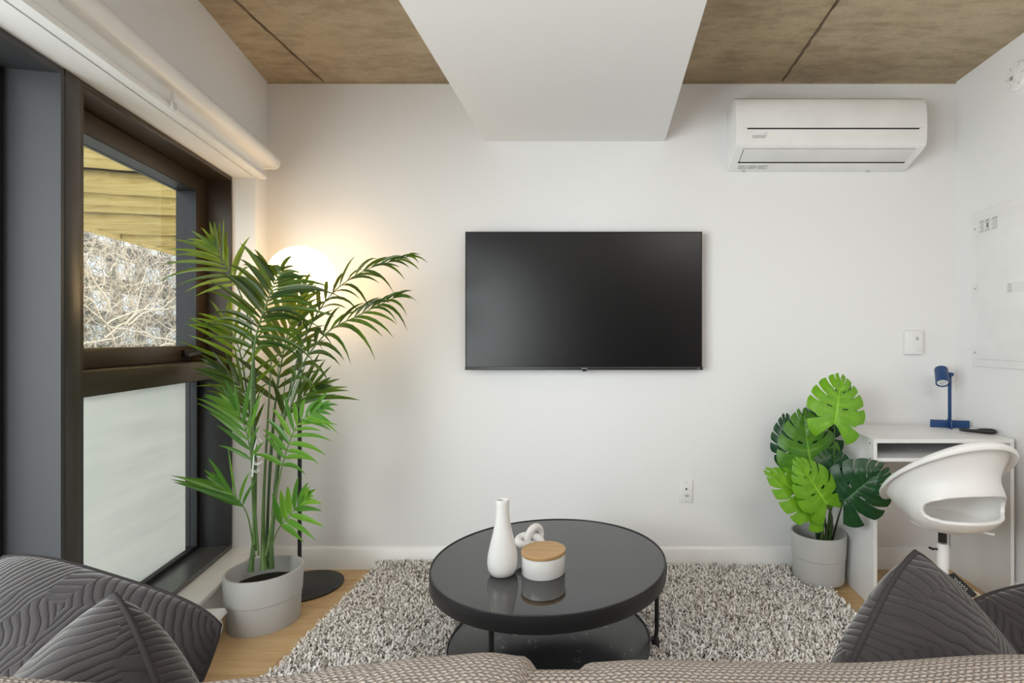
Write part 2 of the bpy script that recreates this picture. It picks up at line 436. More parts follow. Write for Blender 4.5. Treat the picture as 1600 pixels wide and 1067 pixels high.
MB().box(-2.0, XR + .2, YB, YB + .15, -.1, CE + .1).build('wall_back', M['wall'])['kind'] = 'structure'
MB().box(XR, XR + .15, YR - .15, YB, -.1, CE + .1).build('wall_right', M['wall'])['kind'] = 'structure'
wl = sroot('wall_left')
MB().wbox(0, .153, -.275, 0, 0, CE).build('pier', M['wall'], wl)
MB().wbox(.153, 5.35, -.275, 0, 1.972, CE).build('upper_wall', M['wall'], wl)
MB().wbox(.153, 5.35, -.275, 0, 0, .170).build('low_wall', M['wall'], wl)
MB().wbox(4.10, 5.35, -.275, 0, .170, 1.972).build('pier', M['wall'], wl)
MB().box(-.75, XR, YR - .15, YR, -.1, CE + .1).build('wall_rear', M['rear'])['kind'] = 'structure'
# boxed-out bulkhead below the slab
MB().box(-.6255, .308, YR, YB, 2.209, CE).build('trim_bulkhead', M['wall'], bevel=.002, seg=1)['kind'] = 'structure'
# baseboards
BBH = .114
for nm, a in (('baseboard_back', None), ('baseboard_right', 1)):
    prof = [(0, 0), (.014, 0), (.014, BBH - .012), (.008, BBH - .004), (.006, BBH), (0, BBH)]
    if a is None: b = MB().prism(prof, lambda p, t: (t, YB - p[0], p[1]), -1.745, XR)
    else: b = MB().prism(prof, lambda p, t: (XR - p[0], t, p[1]), YR, YB - .014)
    b.build(nm, M['trim'])['kind'] = 'structure'
b = MB().prism(prof, lambda p, t: W(t, p[0], p[1]), 0.012, .153); b.build('baseboard_left', M['trim'])['kind'] = 'structure'
o = MB().wbox(.153, 4.1, -.10, .022, .150, .173).build('trim_window_ledge', M['trim'], bevel=.003); o['kind'] = 'structure'

# ------------------------------------------------------------------ window
def window(name, s0, s1, split, label):
    w = sroot(name); w['label'] = label
    D0, D1 = -.10, -.275           # front and back of the frame
    zb, zt = .192, 1.955          # opening of the frame
    ft = .02                      # visible thickness of the frame edge
    ch = M['charcoal']; upmat = M['lampwarm'] if split else M['charcoal']
    # outer frame
    MB().wbox(s0, s1, D1, D0, 1.952, 1.972).build('frame_head', upmat, w, bevel=.002, seg=1)
    MB().wbox(s0, s1, D1, D0, .170, zb).build('frame_sill', M['sill'], w, bevel=.002, seg=1)
    zm0, zm1 = 1.004, 1.085       # transom
    for (a, b_) in ((s0, s0 + .015), (s1 - .015, s1)):
        MB().wbox(a, b_, D1, D0, zb, zm0).build('frame_jamb', ch, w)
        MB().wbox(a, b_, D1, D0, zm0, 1.952).build('frame_jamb', upmat, w)
    if not split:
        MB().wbox(s0 + .015, s1 - .015, -.262, -.255, zb, 1.952).build('glass_pane', M['glass'], w)
        MB().wbox(s0 + .015, s0 + .06, -.27, -.235, zb, 1.952).build('sash_stile', M['gasket'], w)
        return w
    a, b_ = s0 + .015, s1 - .015
    MB().wbox(a, b_, -.275, -.115, zm0, zm1).build('transom', upmat, w, bevel=.004)
    # fixed lower light: black bead, glass, film
    g = .030
    fx = MB()
    fx.wbox(a, a + g, -.28, -.23, zb, zm0); fx.wbox(b_ - g, b_, -.28, -.23, zb, zm0)
    fx.wbox(a + g, b_ - g, -.28, -.23, zb, zb + .02); fx.wbox(a + g, b_ - g, -.28, -.23, zm0 - .012, zm0)
    fx.build('glazing_bead', M['gasket'], w)
    MB().wbox(a + g, b_ - g, -.262, -.256, zb + .02, zm0 - .012).build('glass_pane', M['glass'], w)
    MB().wbox(a + g + .048, b_ - g, -.2555, -.2545, zb + .02, zm0 - .012).build('privacy_film', M['film'], w, smooth=0)
    # opening upper sash
    z0, z1 = zm1 + .002, 1.948
    st = .088
    MB().wbox(a, a + st, -.27, -.205, z0, z1).build('sash_stile', upmat, w, bevel=.003)
    MB().wbox(b_ - st, b_, -.27, -.205, z0, z1).build('sash_stile', upmat, w, bevel=.003)
    MB().wbox(a + st, b_ - st, -.27, -.205, z1 - .075, z1).build('sash_rail', upmat, w, bevel=.003)
    MB().wbox(a + st, b_ - st, -.27, -.205, z0, z0 + .068).build('sash_rail', upmat, w, bevel=.003)
    ga, gb, gz0, gz1 = a + st, b_ - st, z0 + .068, z1 - .075
    gk = MB()
    gk.wbox(ga, ga + .006, -.272, -.204, gz0, gz1); gk.wbox(gb - .006, gb, -.272, -.204, gz0, gz1)
    gk.wbox(ga, gb, -.272, -.204, gz1 - .006, gz1)
    gk.build('gasket', M['gasket'], w)
    MB().wbox(ga, gb, -.245, -.239, gz0, gz1).build('glass_pane', M['glass'], w)
    # outer frame seen through the glass
    of = MB(); of.wbox(ga - .02, ga + .003, -.286, -.2705, gz0, gz1 + .02); of.wbox(ga, gb, -.286, -.2705, gz1 - .008, gz1 + .02)
    of.build('outer_bead', M['gasket'], w)
    # cam handle on the bottom rail near the right stile
    h = MB(); h.wbox(a + .115, a + .215, -.205, -.188, z0 + .018, z0 + .052)
    hb = h.build('handle', M['gasket'], w, bevel=.006)
    hl = MB(); hl.hexa([W(a + .13, -.19, z0 + .030), W(a + .27, -.165, z0 + .018), W(a + .27, -.150, z0 + .018), W(a + .13, -.155, z0 + .030),
                        W(a + .13, -.19, z0 + .052), W(a + .27, -.165, z0 + .036), W(a + .27, -.150, z0 + .036), W(a + .13, -.155, z0 + .052)])
    hl.build('lever', M['gasket'], hb, bevel=.006)
    return w
window('window_1', .153, 1.163, True, 'charcoal window bay with lamp-tinted upper frame nearest the corner')
window('window_2', 1.224, 2.60, False, 'charcoal window bay at the left edge of the photo')
window('window_3', 2.66, 4.10, False, 'charcoal window bay beside the camera')
MB().wbox(2.60, 2.66, -.275, -.098, .170, 1.972).build('trim_mullion_rear', M['charcoal'])['kind'] = 'structure'
m = sroot('trim_mullion')
MB().wbox(1.163, 1.224, -.275, -.098, .170, 1.972).build('mullion_post', M['mull'], m, bevel=.002)

# ------------------------------------------------------------------ outside the window
MB().box(-40, -1.9, -25, 40, -.35, -.30).build('ground', M['paving'])['kind'] = 'structure'
sf = sroot('trim_overhang')
rng = random.Random(9)
MB().wbox(-9.6, .5, -3.94, -3.88, 2.585, 2.80).build('fascia_board', M['timber'], sf)
s = -9.4
MB().wbox(-9.8, .6, -3.9, -.36, 2.72, 2.85).build('deck', M['slot'], sf)
while s < .3:
    wdt = rng.uniform(.42, .54); n = 30
    ph1, ph2 = rng.uniform(0, 9), rng.uniform(0, 9); zc = rng.uniform(-.03, .03)
    def pf(u, v, s=s, wdt=wdt, ph1=ph1, ph2=ph2, zc=zc):
        d = -3.86 + u * 3.4
        e0 = .022 * noise.noise((d * 2.2, ph1, 0)) + .010 * noise.noise((d * 9, ph1, 3)); e1 = .022 * noise.noise((d * 2.2, ph2, 0)) + .010 * noise.noise((d * 9, ph2, 3))
        a = 2 * math.pi * v
        cx, cz = math.cos(a), math.sin(a)
        cx = math.copysign(abs(cx) ** .35, cx); cz = math.copysign(abs(cz) ** .45, cz)
        lo, hi = s + .080 + e0 * 2.6, s + wdt - .080 + e1 * 2.6
        return W((lo + hi) / 2 + (hi - lo) / 2 * cx, d, 2.66 + zc + .055 * cz)
    MB().grid(pf, n, 14, False, True).build('board', M['timber'], sf, smooth=60)
    s += wdt
fc = sroot('wall_opposite'); 
MB().wbox(-26, 6, -9.6, -9.3, -.3, 7.0).build('facade', M['facade'], fc)
rng = random.Random(3)
for zr in range(6):
    for sr in range(22):
        s0 = -24 + sr * 1.3 + (.2 if zr % 2 else 0)
        q = MB().wbox(s0, s0 + .72, -9.3, -9.24, .15 + zr * .95, .62 + zr * .95)
        q.build('facade_window', M['facadewin'], fc, smooth=0)
        MB().wbox(s0 - .03, s0 + .75, -9.3, -9.18, .08 + zr * .95, .15 + zr * .95).build('window_sill', M['trim'], fc, smooth=0)
# dry vines in front of it
def vine(name, n, seed, d0, d1, rad, mat, zr=(-.2, 4.6), steps=9, step=.17, wig=.55):
    rg = random.Random(seed); b = MB()
    for i in range(n):
        s0, d, z = rg.uniform(-22, -3), rg.uniform(d0, d1), rg.uniform(*zr)
        a = rg.uniform(0, 2 * math.pi); pts = []
        for k in range(steps):
            pts.append(W(s0, d, z)); a += rg.uniform(-wig, wig)
            s0 += math.cos(a) * step; z += math.sin(a) * step * .8; d += rg.uniform(-.05, .05)
        b.tube(pts, [rad * (1 - .7 * k / steps) for k in range(steps)], 3, cap=False)
    return b
vn = tag(vine('vine', 3700, 1, -8.2, -7.0, .0085, None).build('vine_thicket', M['twig'], fix=False), 'tangle of dry bare vine twigs outside the upper window pane', 'vines'); vn['kind'] = 'stuff'
vd = tag(vine('vine', 2700, 2, -8.9, -8.3, .010, None).build('vine_thicket', M['twigdark'], fix=False), 'greyer vine twigs deeper in the tangle outside the window', 'vines'); vd['kind'] = 'stuff'
vb = thing('vine_branch', 'thicker pale bare vine branches climbing across the twig tangle outside', 'vines', W(-11, -7, 0))
rg = random.Random(12)
for i in range(26):
    s0 = rg.uniform(-16, -6.5); z = rg.uniform(0.2, 2.2); a = rg.choice((1, -1)) * rg.uniform(.4, 1.0) + (math.pi if rg.random() < .5 else 0); pts = []
    for k in range(14):
        pts.append(W(s0, -6.95 + .03 * math.sin(k), z)); a += rg.uniform(-.35, .35); s0 += math.cos(a) * .19; z += abs(math.sin(a)) * .15
    MB().tube(pts, [.021 * (1 - .05 * k) for k in range(14)], 5).build('branch', M['twig'], vb)

# ------------------------------------------------------------------ roller blind
rb = thing('roller_blind', 'white roller blind rolled up above the window on the left wall', 'blind', W(1.3, .04, 1.97))
prof = []
for k in range(13):
    a = math.pi * (k / 12) - math.pi / 2
    prof.append((.058 + .030 * math.cos(a), 2.076 + .036 * math.sin(a)))
prof = [(.002, 2.040)] + prof + [(.002, 2.112)]
MB().prism(prof, lambda p, t: W(t, p[0], p[1]), .10, 2.7).build('cassette', M['white'], rb, smooth=35)
MB().prism([(p[0] * 1.03 - .0008, 2.076 + (p[1] - 2.076) * 1.06) for p in prof], lambda p, t: W(t, p[0], p[1]), .088, .118).build('end_cap', M['white'], rb, smooth=35)
MB().wbox(.17, 2.65, .038, .0395, 1.985, 2.06).build('fabric', M['blind'], rb, smooth=0)
rail = [(.026, 1.966), (.050, 1.966), (.055, 1.975), (.052, 1.986), (.040, 1.992), (.026, 1.992)]
MB().prism(rail, lambda p, t: W(t, p[0], p[1]), .165, 2.66).build('bottom_rail', M['white'], rb, smooth=50)
MB().wbox(.165, 2.66, .004, .026, 1.974, 1.9785).build('rail_lip', M['white'], rb)
cl = MB(); cl.tube([W(.985 + .018 * math.cos(a / 10 * math.pi * 2), .060, 1.982 + .016 * math.sin(a / 10 * math.pi * 2)) for a in range(10)], .0035, 6, True)
cl.wbox(.980, .990, .053, .062, 1.990, 2.03); cl.wbox(.970, 1.0, .052, .060, 1.968, 1.976)
cl.build('chain_clip', M['offwhite'], rb)

# ------------------------------------------------------------------ baseboard heater
ht = thing('baseboard_heater', 'white electric baseboard heater under the window ledge behind cushions', 'heater', W(.70, .03, 0))
pr = [(.0145, .02), (.075, .02), (.098, .045), (.104, .075), (.098, .098), (.06, .104), (.0145, .104)]
MB().prism(pr, lambda p, t: W(t, p[0], p[1]), .735, 2.3).build('body', M['white'], ht, smooth=35)
MB().prism([(.0145, .110), (.108, .110), (.112, .118), (.104, .136), (.0145, .140)], lambda p, t: W(t, p[0], p[1]), .72, 2.3).build('top_cover', M['white'], ht, bevel=.002)
MB().wbox(.71, 2.3, .02, .09, .104, .110).build('air_slot', M['greyprint'], ht)
MB().wbox(.73, 2.28, .02, .06, 0.0, .02).build('foot', M['offwhite'], ht)

# ------------------------------------------------------------------ television
tv = thing('television', 'black flat television mounted on the back wall, switched off', 'television', (-.11, YB, 1.38))
TX0, TX1, TZ0, TZ1, TY = -.709, .489, 1.030, 1.729, 2.72
MB().box(TX0 + .002, TX1 - .002, TY + .006, TY + .03, TZ0 + .002, TZ1 - .001).build('casing', M['dark'], tv, bevel=.003)
MB().box(TX0 + .15, TX1 - .15, TY + .03, TY + .05, TZ0 + .03, TZ1 - .2).build('rear_housing', M['dark'], tv, bevel=.006)
MB().box(-.25, .03, TY + .05, YB - .001, 1.25, 1.5).build('wall_bracket', M['blackmetal'], tv)
MB().box(TX0 + .005, TX1 - .005, TY + .001, TY + .006, TZ0 + .016, TZ1 - .004).build('screen', M['screen'], tv)
fr = MB()
fr.box(TX0, TX0 + .005, TY - .002, TY + .03, TZ0, TZ1); fr.box(TX1 - .005, TX1, TY - .002, TY + .03, TZ0, TZ1)
fr.box(TX0, TX1, TY - .002, TY + .03, TZ1 - .004, TZ1)
fr.build('bezel', M['dark'], tv)
bz = MB().box(TX0 - .002, TX1 + .004, TY - .003, TY + .03, TZ0, TZ0 + .016).build('lower_bezel', M['dark'], tv, bevel=.002)
mtx = Matrix.Translation((-.106, TY - .0035, TZ0 + .0045)) @ Matrix.Rotation(R(90), 4, 'X')
text('Hisense', .0095, M['silver'], bz, mtx, align='CENTER')
mtx = Matrix.Translation((TX1 - .012, TY - .0035, TZ0 + .006)) @ Matrix.Rotation(R(90), 4, 'X')
text('UHD', .006, M['lightprint'], bz, mtx, align='RIGHT')
MB().box(-.118, -.094, TY + .0, TY + .012, TZ0 - .008, TZ0 + .001).build('sensor_nub', M['dark'], tv, bevel=.003)

# ------------------------------------------------------------------ air conditioner
ac = thing('air_conditioner', 'white wall-mounted split air conditioner high on the back wall', 'air conditioner', (1.08, YB, 2.05))
AX0, AX1 = .6275, 1.545
prof = [(YB, 2.052), (2.77, 2.050), (2.60, 2.108), (2.585, 2.122), (2.578, 2.15), (2.576, 2.25), (2.582, 2.31), (2.598, 2.345), (2.625, 2.361), (YB, 2.366)]
acb = MB().prism(prof, lambda p, t: (t, p[0], p[1]), AX0, AX1).build('casing', M['white'], ac, bevel=.016, seg=3, smooth=45)
MB().box(.680, 1.503, 2.5735, 2.579, 2.1915, 2.1965).build('panel_slit', M['slot'], ac)
MB().box(.66, 1.525, 2.5752, 2.58, 2.1985, 2.20).build('panel_step', M['offwhite'], ac)
def under(t, k, off=0.0):     # point on the sloping underside: k 0 front .. 1 back
    y_ = 2.60 + .17 * k; z_ = 2.108 - .058 * k
    return Vector((t, y_ - off * .323, z_ - off * .946))
def plate(x0, x1, k0, k1, o0, o1):
    return [under(x0, k0, o1), under(x1, k0, o1), under(x1, k1, o1), under(x0, k1, o1), under(x0, k0, o0), under(x1, k0, o0), under(x1, k1, o0), under(x0, k1, o0)]
fp = MB(); fp.hexa(plate(.672, 1.50, .03, .55, -.004, .004)); fp.build('louver_flap', M['offwhite'], ac, bevel=.0015)
MB().hexa(plate(.666, 1.503, .55, .625, -.004, .0008)).build('outlet_gap', M['slot'], ac)
MB().hexa(plate(.668, .6715, .03, .6, -.004, .0008)).build('flap_joint', M['greyprint'], ac)
MB().hexa(plate(.668, 1.503, .0, .025, -.004, .0008)).build('flap_joint', M['lightprint'], ac)
st = MB().hexa(plate(.672, .83, .70, .90, -.003, .0007)).build('rating_label', M['offwhite'], ac)
for k in range(4):
    for q in range(3):
        MB().hexa(plate(.676 + q * .05, .676 + q * .05 + (.044, .03, .047)[(k + q) % 3], .72 + k * .045, .745 + k * .045, 0, .0012)).build('print_line', M['lightprint'], st)
for x_ in (.70, 1.34):
    MB().hexa(plate(x_, x_ + .02, .96, 1.0, -.003, .002)).build('clip', M['lightprint'], ac)
mtx = Matrix.Translation((.702, 2.5755, 2.149)) @ Matrix.Rotation(R(90), 4, 'X')
text('canair', .030, M['lightprint'], ac, mtx)
MB().box(.765, .778, 2.5752, 2.5765, 2.172, 2.1735).build('logo_stroke', M['lightprint'], ac)

# ------------------------------------------------------------------ wall fittings
th = thing('thermostat', 'white square thermostat on the back wall above the desk', 'thermostat', (1.586, YB, 1.106))
MB().box(1.539, 1.632, 2.757, YB, 1.107, 1.230).build('housing', M['white'], th, bevel=.006)
d = MB().box(1.592, 1.606, 2.7558, 2.758, 1.180, 1.196).build('display', M['lightprint'], th)
MB().box(1.60, 1.62, 2.7555, 2.758, 1.125, 1.135).build('button', M['offwhite'], th, bevel=.001)
ol = thing('wall_outlet', 'white wall outlet low on the back wall right of the coffee table', 'outlet', (.415, YB, .341))
MB().box(.381, .451, 2.773, YB, .341, .458).build('cover_plate', M['white'], ol, bevel=.003)
MB().lathe([(.0, -.002), (.0045, -.002), (.0045, .002), (0, .002)], (.417, 2.7725, .413), 12, Matrix.Rotation(R(90), 3, 'X')).build('coaxial_jack', M['dark'], ol)
MB().lathe([(.0, -.002), (.008, -.002), (.008, .001), (0, .001)], (.417, 2.7725, .413), 16, Matrix.Rotation(R(90), 3, 'X')).build('jack_ring', M['trim'], ol)
MB().box(.411, .430, 2.7715, 2.774, .372, .384).build('data_port', M['lightprint'], ol)
for z_ in (.350, .449): MB().lathe([(0, -.001), (.003, -.001), (.003, .001), (0, .001)], (.4165, 2.773, z_), 10, Matrix.Rotation(R(90), 3, 'X')).build('screw', M['lightprint'], ol)

sd = thing('smoke_detector', 'round white smoke detector high on the right wall', 'smoke detector', (XR, 2.345, 2.333))
mx = Matrix.Rotation(R(-90), 3, 'Y')
MB().lathe([(0, 0), (.064, 0), (.064, .012), (.060, .020), (.056, .024), (.0, .028)], (XR, 2.345, 2.333), 40, mx).build('housing', M['white'], sd)
for k in range(12):
    a = k * math.pi / 6
    c = Vector((XR - .025, 2.345 + .044 * math.cos(a), 2.333 + .044 * math.sin(a)))
    mm = Matrix.Translation(c) @ Matrix.Rotation(a, 4, 'X')
    MB().mbox(mm, .003, .020, .0018).build('vent', M['offwhite'] if k % 2 else M['lightprint'], sd)
for k in range(12):
    MB().box(XR - .0292, XR - .027, 2.352 + (k % 4) * .005, 2.355 + (k % 4) * .005, 2.322 + (k // 4) * .006, 2.325 + (k // 4) * .006).build('speaker_hole', M['greyprint'], sd)
MB().lathe([(0, 0), (.010, 0), (.010, .003), (0, .003)], (XR - .026, 2.345, 2.309), 16, mx).build('test_button', M['offwhite'], sd)

ep = thing('electrical_panel', 'white electrical breaker panel door set on the right wall', 'electrical panel', (XR, 2.36, 1.054))
PY0, PY1, PZ0, PZ1 = 2.08, 2.64, 1.054, 1.804
MB().box(XR - .012, XR, PY0, PY1, PZ0, PZ1).build('trim_frame', M['trim'], ep, bevel=.004)
dr = MB().box(XR - .019, XR - .011, PY0 + .02, PY1 - .045, PZ0 + .035, PZ1 - .035).build('door', M['white'], ep, bevel=.003)
st = MB().box(XR - .0197, XR - .0185, 2.452, 2.577, 1.690, 1.752).build('warning_label', M['offwhite'], dr)
for k in range(8):
    for (a, b_) in ((2.545, 2.573), (2.505, 2.54), (2.456, 2.495)):
        if (a > 2.5 and a < 2.54 and k in (3, 4)): continue
        MB().box(XR - .0202, XR - .019, a, b_ - (.006 * (k % 3)), 1.694 + k * .007, 1.698 + k * .007).build('print_line', M['greyprint'] if k == 7 else M['lightprint'], dr)
MB().box(XR - .0204, XR - .019, 2.512, 2.526, 1.712, 1.730).build('pictogram', M['greyprint'], dr)
MB().box(XR - .0197, XR - .0185, 2.22, 2.40, 1.39, 1.435).build('index_label', M['offwhite'], dr)
for k in range(5): MB().box(XR - .0202, XR - .019, 2.37, 2.392, 1.395 + k * .008, 1.399 + k * .008).build('print_line', M['lightprint'], dr)
for z_ in (1.12, 1.43, 1.72): MB().lathe([(0, 0), (.005, 0), (.005, .002), (0, .002)], (XR - .012, PY1 - .025, z_), 12, mx).build('screw', M['steel'], ep)
MB().box(XR - .022, XR - .018, 2.585, 2.592, 1.40, 1.455).build('latch', M['offwhite'], dr, bevel=.001)

# ------------------------------------------------------------------ floor lamp
LX, LY = -1.405, 2.47
fl_ = thing('floor_lamp', 'black floor lamp with glowing white globe behind the palm', 'lamp', (-1.44, 2.575, 0))
MB().lathe([(0, 0), (.168, 0), (.170, .003), (.170, .008), (.167, .010), (0, .010)], (-1.44, 2.575, 0), 56).build('base', M['blackmetal'], fl_)
MB().tube([(LX, LY, .010), (LX, LY, 1.40)], .0085, 14).build('pole', M['blackmetal'], fl_)
MB().lathe([(0, .008), (.014, .008), (.014, .016), (0.0085, .020)], (LX, LY, 0), 20).build('pole_foot', M['blackmetal'], fl_)
GC = (-1.412, 2.50, 1.475); GR = .142
MB().lathe([(GR * math.sin(math.pi * k / 24) if 0 < k < 24 else 0, -GR * math.cos(math.pi * k / 24)) for k in range(25)], GC, 40).build('globe_shade', M['globe'], fl_)
MB().lathe([(0, 0), (.03, 0), (.035, .02), (.030, .03), (0, .03)], (GC[0], GC[1], GC[2] - GR - .022), 24).build('shade_holder', M['blackmetal'], fl_)

# ------------------------------------------------------------------ planters
def planter(name, c, r, h, root, z0=0.0):
    x, y = c
    pr = [(0, z0), (r * .90, z0), (r * .915, z0 + .006), (r * .945, z0 + h * .50), (r * .965, z0 + h * .515), (r, z0 + h * .97), (r * .985, z0 + h),
          (r * .93, z0 + h), (r * .915, z0 + h * .97), (r * .88, z0 + h * .55), (0, z0 + h * .55)]
    return MB().lathe(pr, (x, y, 0), 64).build(name, M['pot'], root, smooth=28)
# ------------------------------------------------------------------ palm
PC = (-1.435, 2.262)
pa = thing('potted_palm', 'tall potted palm with feathery fronds in grey planter by window', 'plant', (PC[0], PC[1], 0))
planter('planter', PC, .146, .222, pa)
MB().lathe([(0, .165), (.05, .168), (.10, .160), (.133, .150), (.133, .12), (0, .12)], (PC[0], PC[1], 0), 40).build('soil', M['soil'], pa)
PY = PC[1]
def blade(b, base, d, L, w, nrm, droop, seg=6):
    """one palm leaflet: a folded, drooping, tapering blade"""
    d = d.normalized(); s_ = d.cross(nrm); s_ = s_.normalized() if s_.length > 1e-4 else d.orthogonal().normalized()
    up = s_.cross(d).normalized(); vs = []; fs = []
    for k in range(seg + 1):
        t = k / seg
        c = base + d * (L * t * (1 - .12 * droop * t * t)) + Vector((0, 0, -1)) * (L * droop * t * t * .55)
        ww = w * (math.sin(math.pi * min(1, .06 + .94 * t ** .62)) ** .9) * .5 + .0004
        vs += [c - s_ * ww + up * ww * .45, c, c + s_ * ww + up * ww * .45]
    for k in range(seg):
        i = k * 3
        fs += [(i, i + 1, i + 4, i + 3), (i + 1, i + 2, i + 5, i + 4)]
    b.add(vs, fs)
rgp = random.Random(21)
nleaf = 0
def frond(pts, n, L, w, mat, nrm=(0, -1, .25), start=.38, droop=.4, ang=(62, 24), sides=(1, -1), r=.0052, prof=None, label=None):
    global nleaf
    P = catmull([at(*p) for p in pts], 40); nrm = Vector(nrm).normalized()
    fr_ = MB().tube(P[::2] + [P[-1]], [r * (1 - .75 * i / 20) for i in range(21)], 7).build('frond', M['stem'], pa)
    for k in range(n):
        f = k / (n - 1); t = start + (1 - start) * f
        q = t * 39; i = min(int(q), 38); base = P[i].lerp(P[i + 1], q - i)
        T = (P[min(i + 2, 39)] - P[max(i - 1, 0)]).normalized()
        S = T.cross(nrm).normalized()
        a = R(ang[0] + (ang[1] - ang[0]) * f)
        ll = L * ((prof(f)) if prof else (.62 + .75 * math.sin(math.pi * min(1, f * .85 + .1))) * (1 - .35 * f)) 
        for sd_ in sides:
            aa = a * rgp.uniform(.85, 1.15)
            d = T * math.cos(aa) + S * (sd_ * math.sin(aa)) + nrm * rgp.uniform(-.05, .28)
            b = MB(); blade(b, base, d, ll * rgp.uniform(.85, 1.1), w * rgp.uniform(.85, 1.1), nrm + Vector((rgp.uniform(-.3, .3), 0, rgp.uniform(-.2, .4))), droop * rgp.uniform(.5, 1.4))
            b.build('leaflet', mat, fr_, smooth=0, fix=False); nleaf += 1
    b = MB(); T = (P[-1] - P[-4]).normalized()
    blade(b, P[-1], T, L * .55, w * .8, nrm, droop); b.build('leaflet', mat, fr_, smooth=0, fix=False); nleaf += 1
D, Mi, Lt = M['palm_dark'], M['palm_mid'], M['palm_light']
# stalks
for (a, b_, c_, r0) in (((392, 893, PY - .02), (398, 800, PY), (396, 560, PY - .03), .0125), ((412, 890, PY), (412, 780, PY + .02), (424, 560, PY + .05), .0145), ((424, 888, PY + .02), (427, 790, PY + .02), (446, 590, PY + .03), .0115), ((418, 886, PY + .05), (420, 780, PY + .05), (436, 560, PY + .06), .009)):
    P = catmull([at(*a), at(*b_), at(*c_)], 16)
    MB().tube(P, [r0 * (1 - .84 * (i / 15) ** .55) for i in range(16)], 10).build('stalk', M['stem'], pa)
# fronds, back to front
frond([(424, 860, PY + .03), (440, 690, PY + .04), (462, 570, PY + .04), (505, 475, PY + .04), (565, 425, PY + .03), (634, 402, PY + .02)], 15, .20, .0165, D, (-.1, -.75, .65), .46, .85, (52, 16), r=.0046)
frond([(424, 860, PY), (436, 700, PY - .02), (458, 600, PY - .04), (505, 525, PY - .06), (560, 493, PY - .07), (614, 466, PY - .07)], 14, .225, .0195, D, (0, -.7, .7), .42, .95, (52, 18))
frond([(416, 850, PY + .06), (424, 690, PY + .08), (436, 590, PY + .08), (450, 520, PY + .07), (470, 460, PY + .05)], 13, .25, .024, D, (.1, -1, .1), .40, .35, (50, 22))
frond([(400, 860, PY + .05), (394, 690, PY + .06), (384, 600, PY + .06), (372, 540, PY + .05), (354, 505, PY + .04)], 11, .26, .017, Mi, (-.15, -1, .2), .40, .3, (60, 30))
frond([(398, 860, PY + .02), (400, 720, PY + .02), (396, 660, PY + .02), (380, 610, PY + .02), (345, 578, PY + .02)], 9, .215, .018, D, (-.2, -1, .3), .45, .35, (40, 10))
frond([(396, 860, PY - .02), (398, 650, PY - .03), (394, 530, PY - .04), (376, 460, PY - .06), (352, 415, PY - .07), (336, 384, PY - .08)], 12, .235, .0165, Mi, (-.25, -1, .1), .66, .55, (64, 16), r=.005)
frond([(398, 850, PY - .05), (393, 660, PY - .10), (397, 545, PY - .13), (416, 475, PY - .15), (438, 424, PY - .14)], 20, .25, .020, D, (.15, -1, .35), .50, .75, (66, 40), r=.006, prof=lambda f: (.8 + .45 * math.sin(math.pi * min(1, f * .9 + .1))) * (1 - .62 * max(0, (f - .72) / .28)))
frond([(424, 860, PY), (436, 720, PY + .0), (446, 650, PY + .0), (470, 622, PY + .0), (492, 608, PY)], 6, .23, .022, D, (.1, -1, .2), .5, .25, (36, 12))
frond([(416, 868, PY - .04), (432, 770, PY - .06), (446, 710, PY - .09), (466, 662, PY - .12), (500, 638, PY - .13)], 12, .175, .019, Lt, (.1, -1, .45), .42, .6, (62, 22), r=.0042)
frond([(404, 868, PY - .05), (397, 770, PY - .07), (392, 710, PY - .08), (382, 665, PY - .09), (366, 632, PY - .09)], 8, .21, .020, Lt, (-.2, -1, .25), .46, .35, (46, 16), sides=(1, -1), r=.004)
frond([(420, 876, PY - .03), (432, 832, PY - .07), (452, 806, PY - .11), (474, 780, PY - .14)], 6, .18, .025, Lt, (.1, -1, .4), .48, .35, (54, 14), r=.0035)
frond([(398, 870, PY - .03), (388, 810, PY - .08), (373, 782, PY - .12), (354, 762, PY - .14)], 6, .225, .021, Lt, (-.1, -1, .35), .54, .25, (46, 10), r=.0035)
print('leaflets', nleaf)
# clear ties round the stems
tb = MB()
for k in range(3):
    c = at(398 + k * 5, 735 - k * 12, PY - .075)
    tb.tube([c + Vector((.017 * math.cos(a * .785), .012 * math.sin(a * .785), .006 * math.sin(a * 1.6 + k))) for a in range(8)], .003, 5, True)
tb.tube([at(404, 705, PY - .09), at(410, 690, PY - .1), at(402, 682, PY - .1), at(398, 700, PY - .09), at(394, 745, PY - .1)], .003, 5)
tb.build('plant_tie', M['white'], pa)

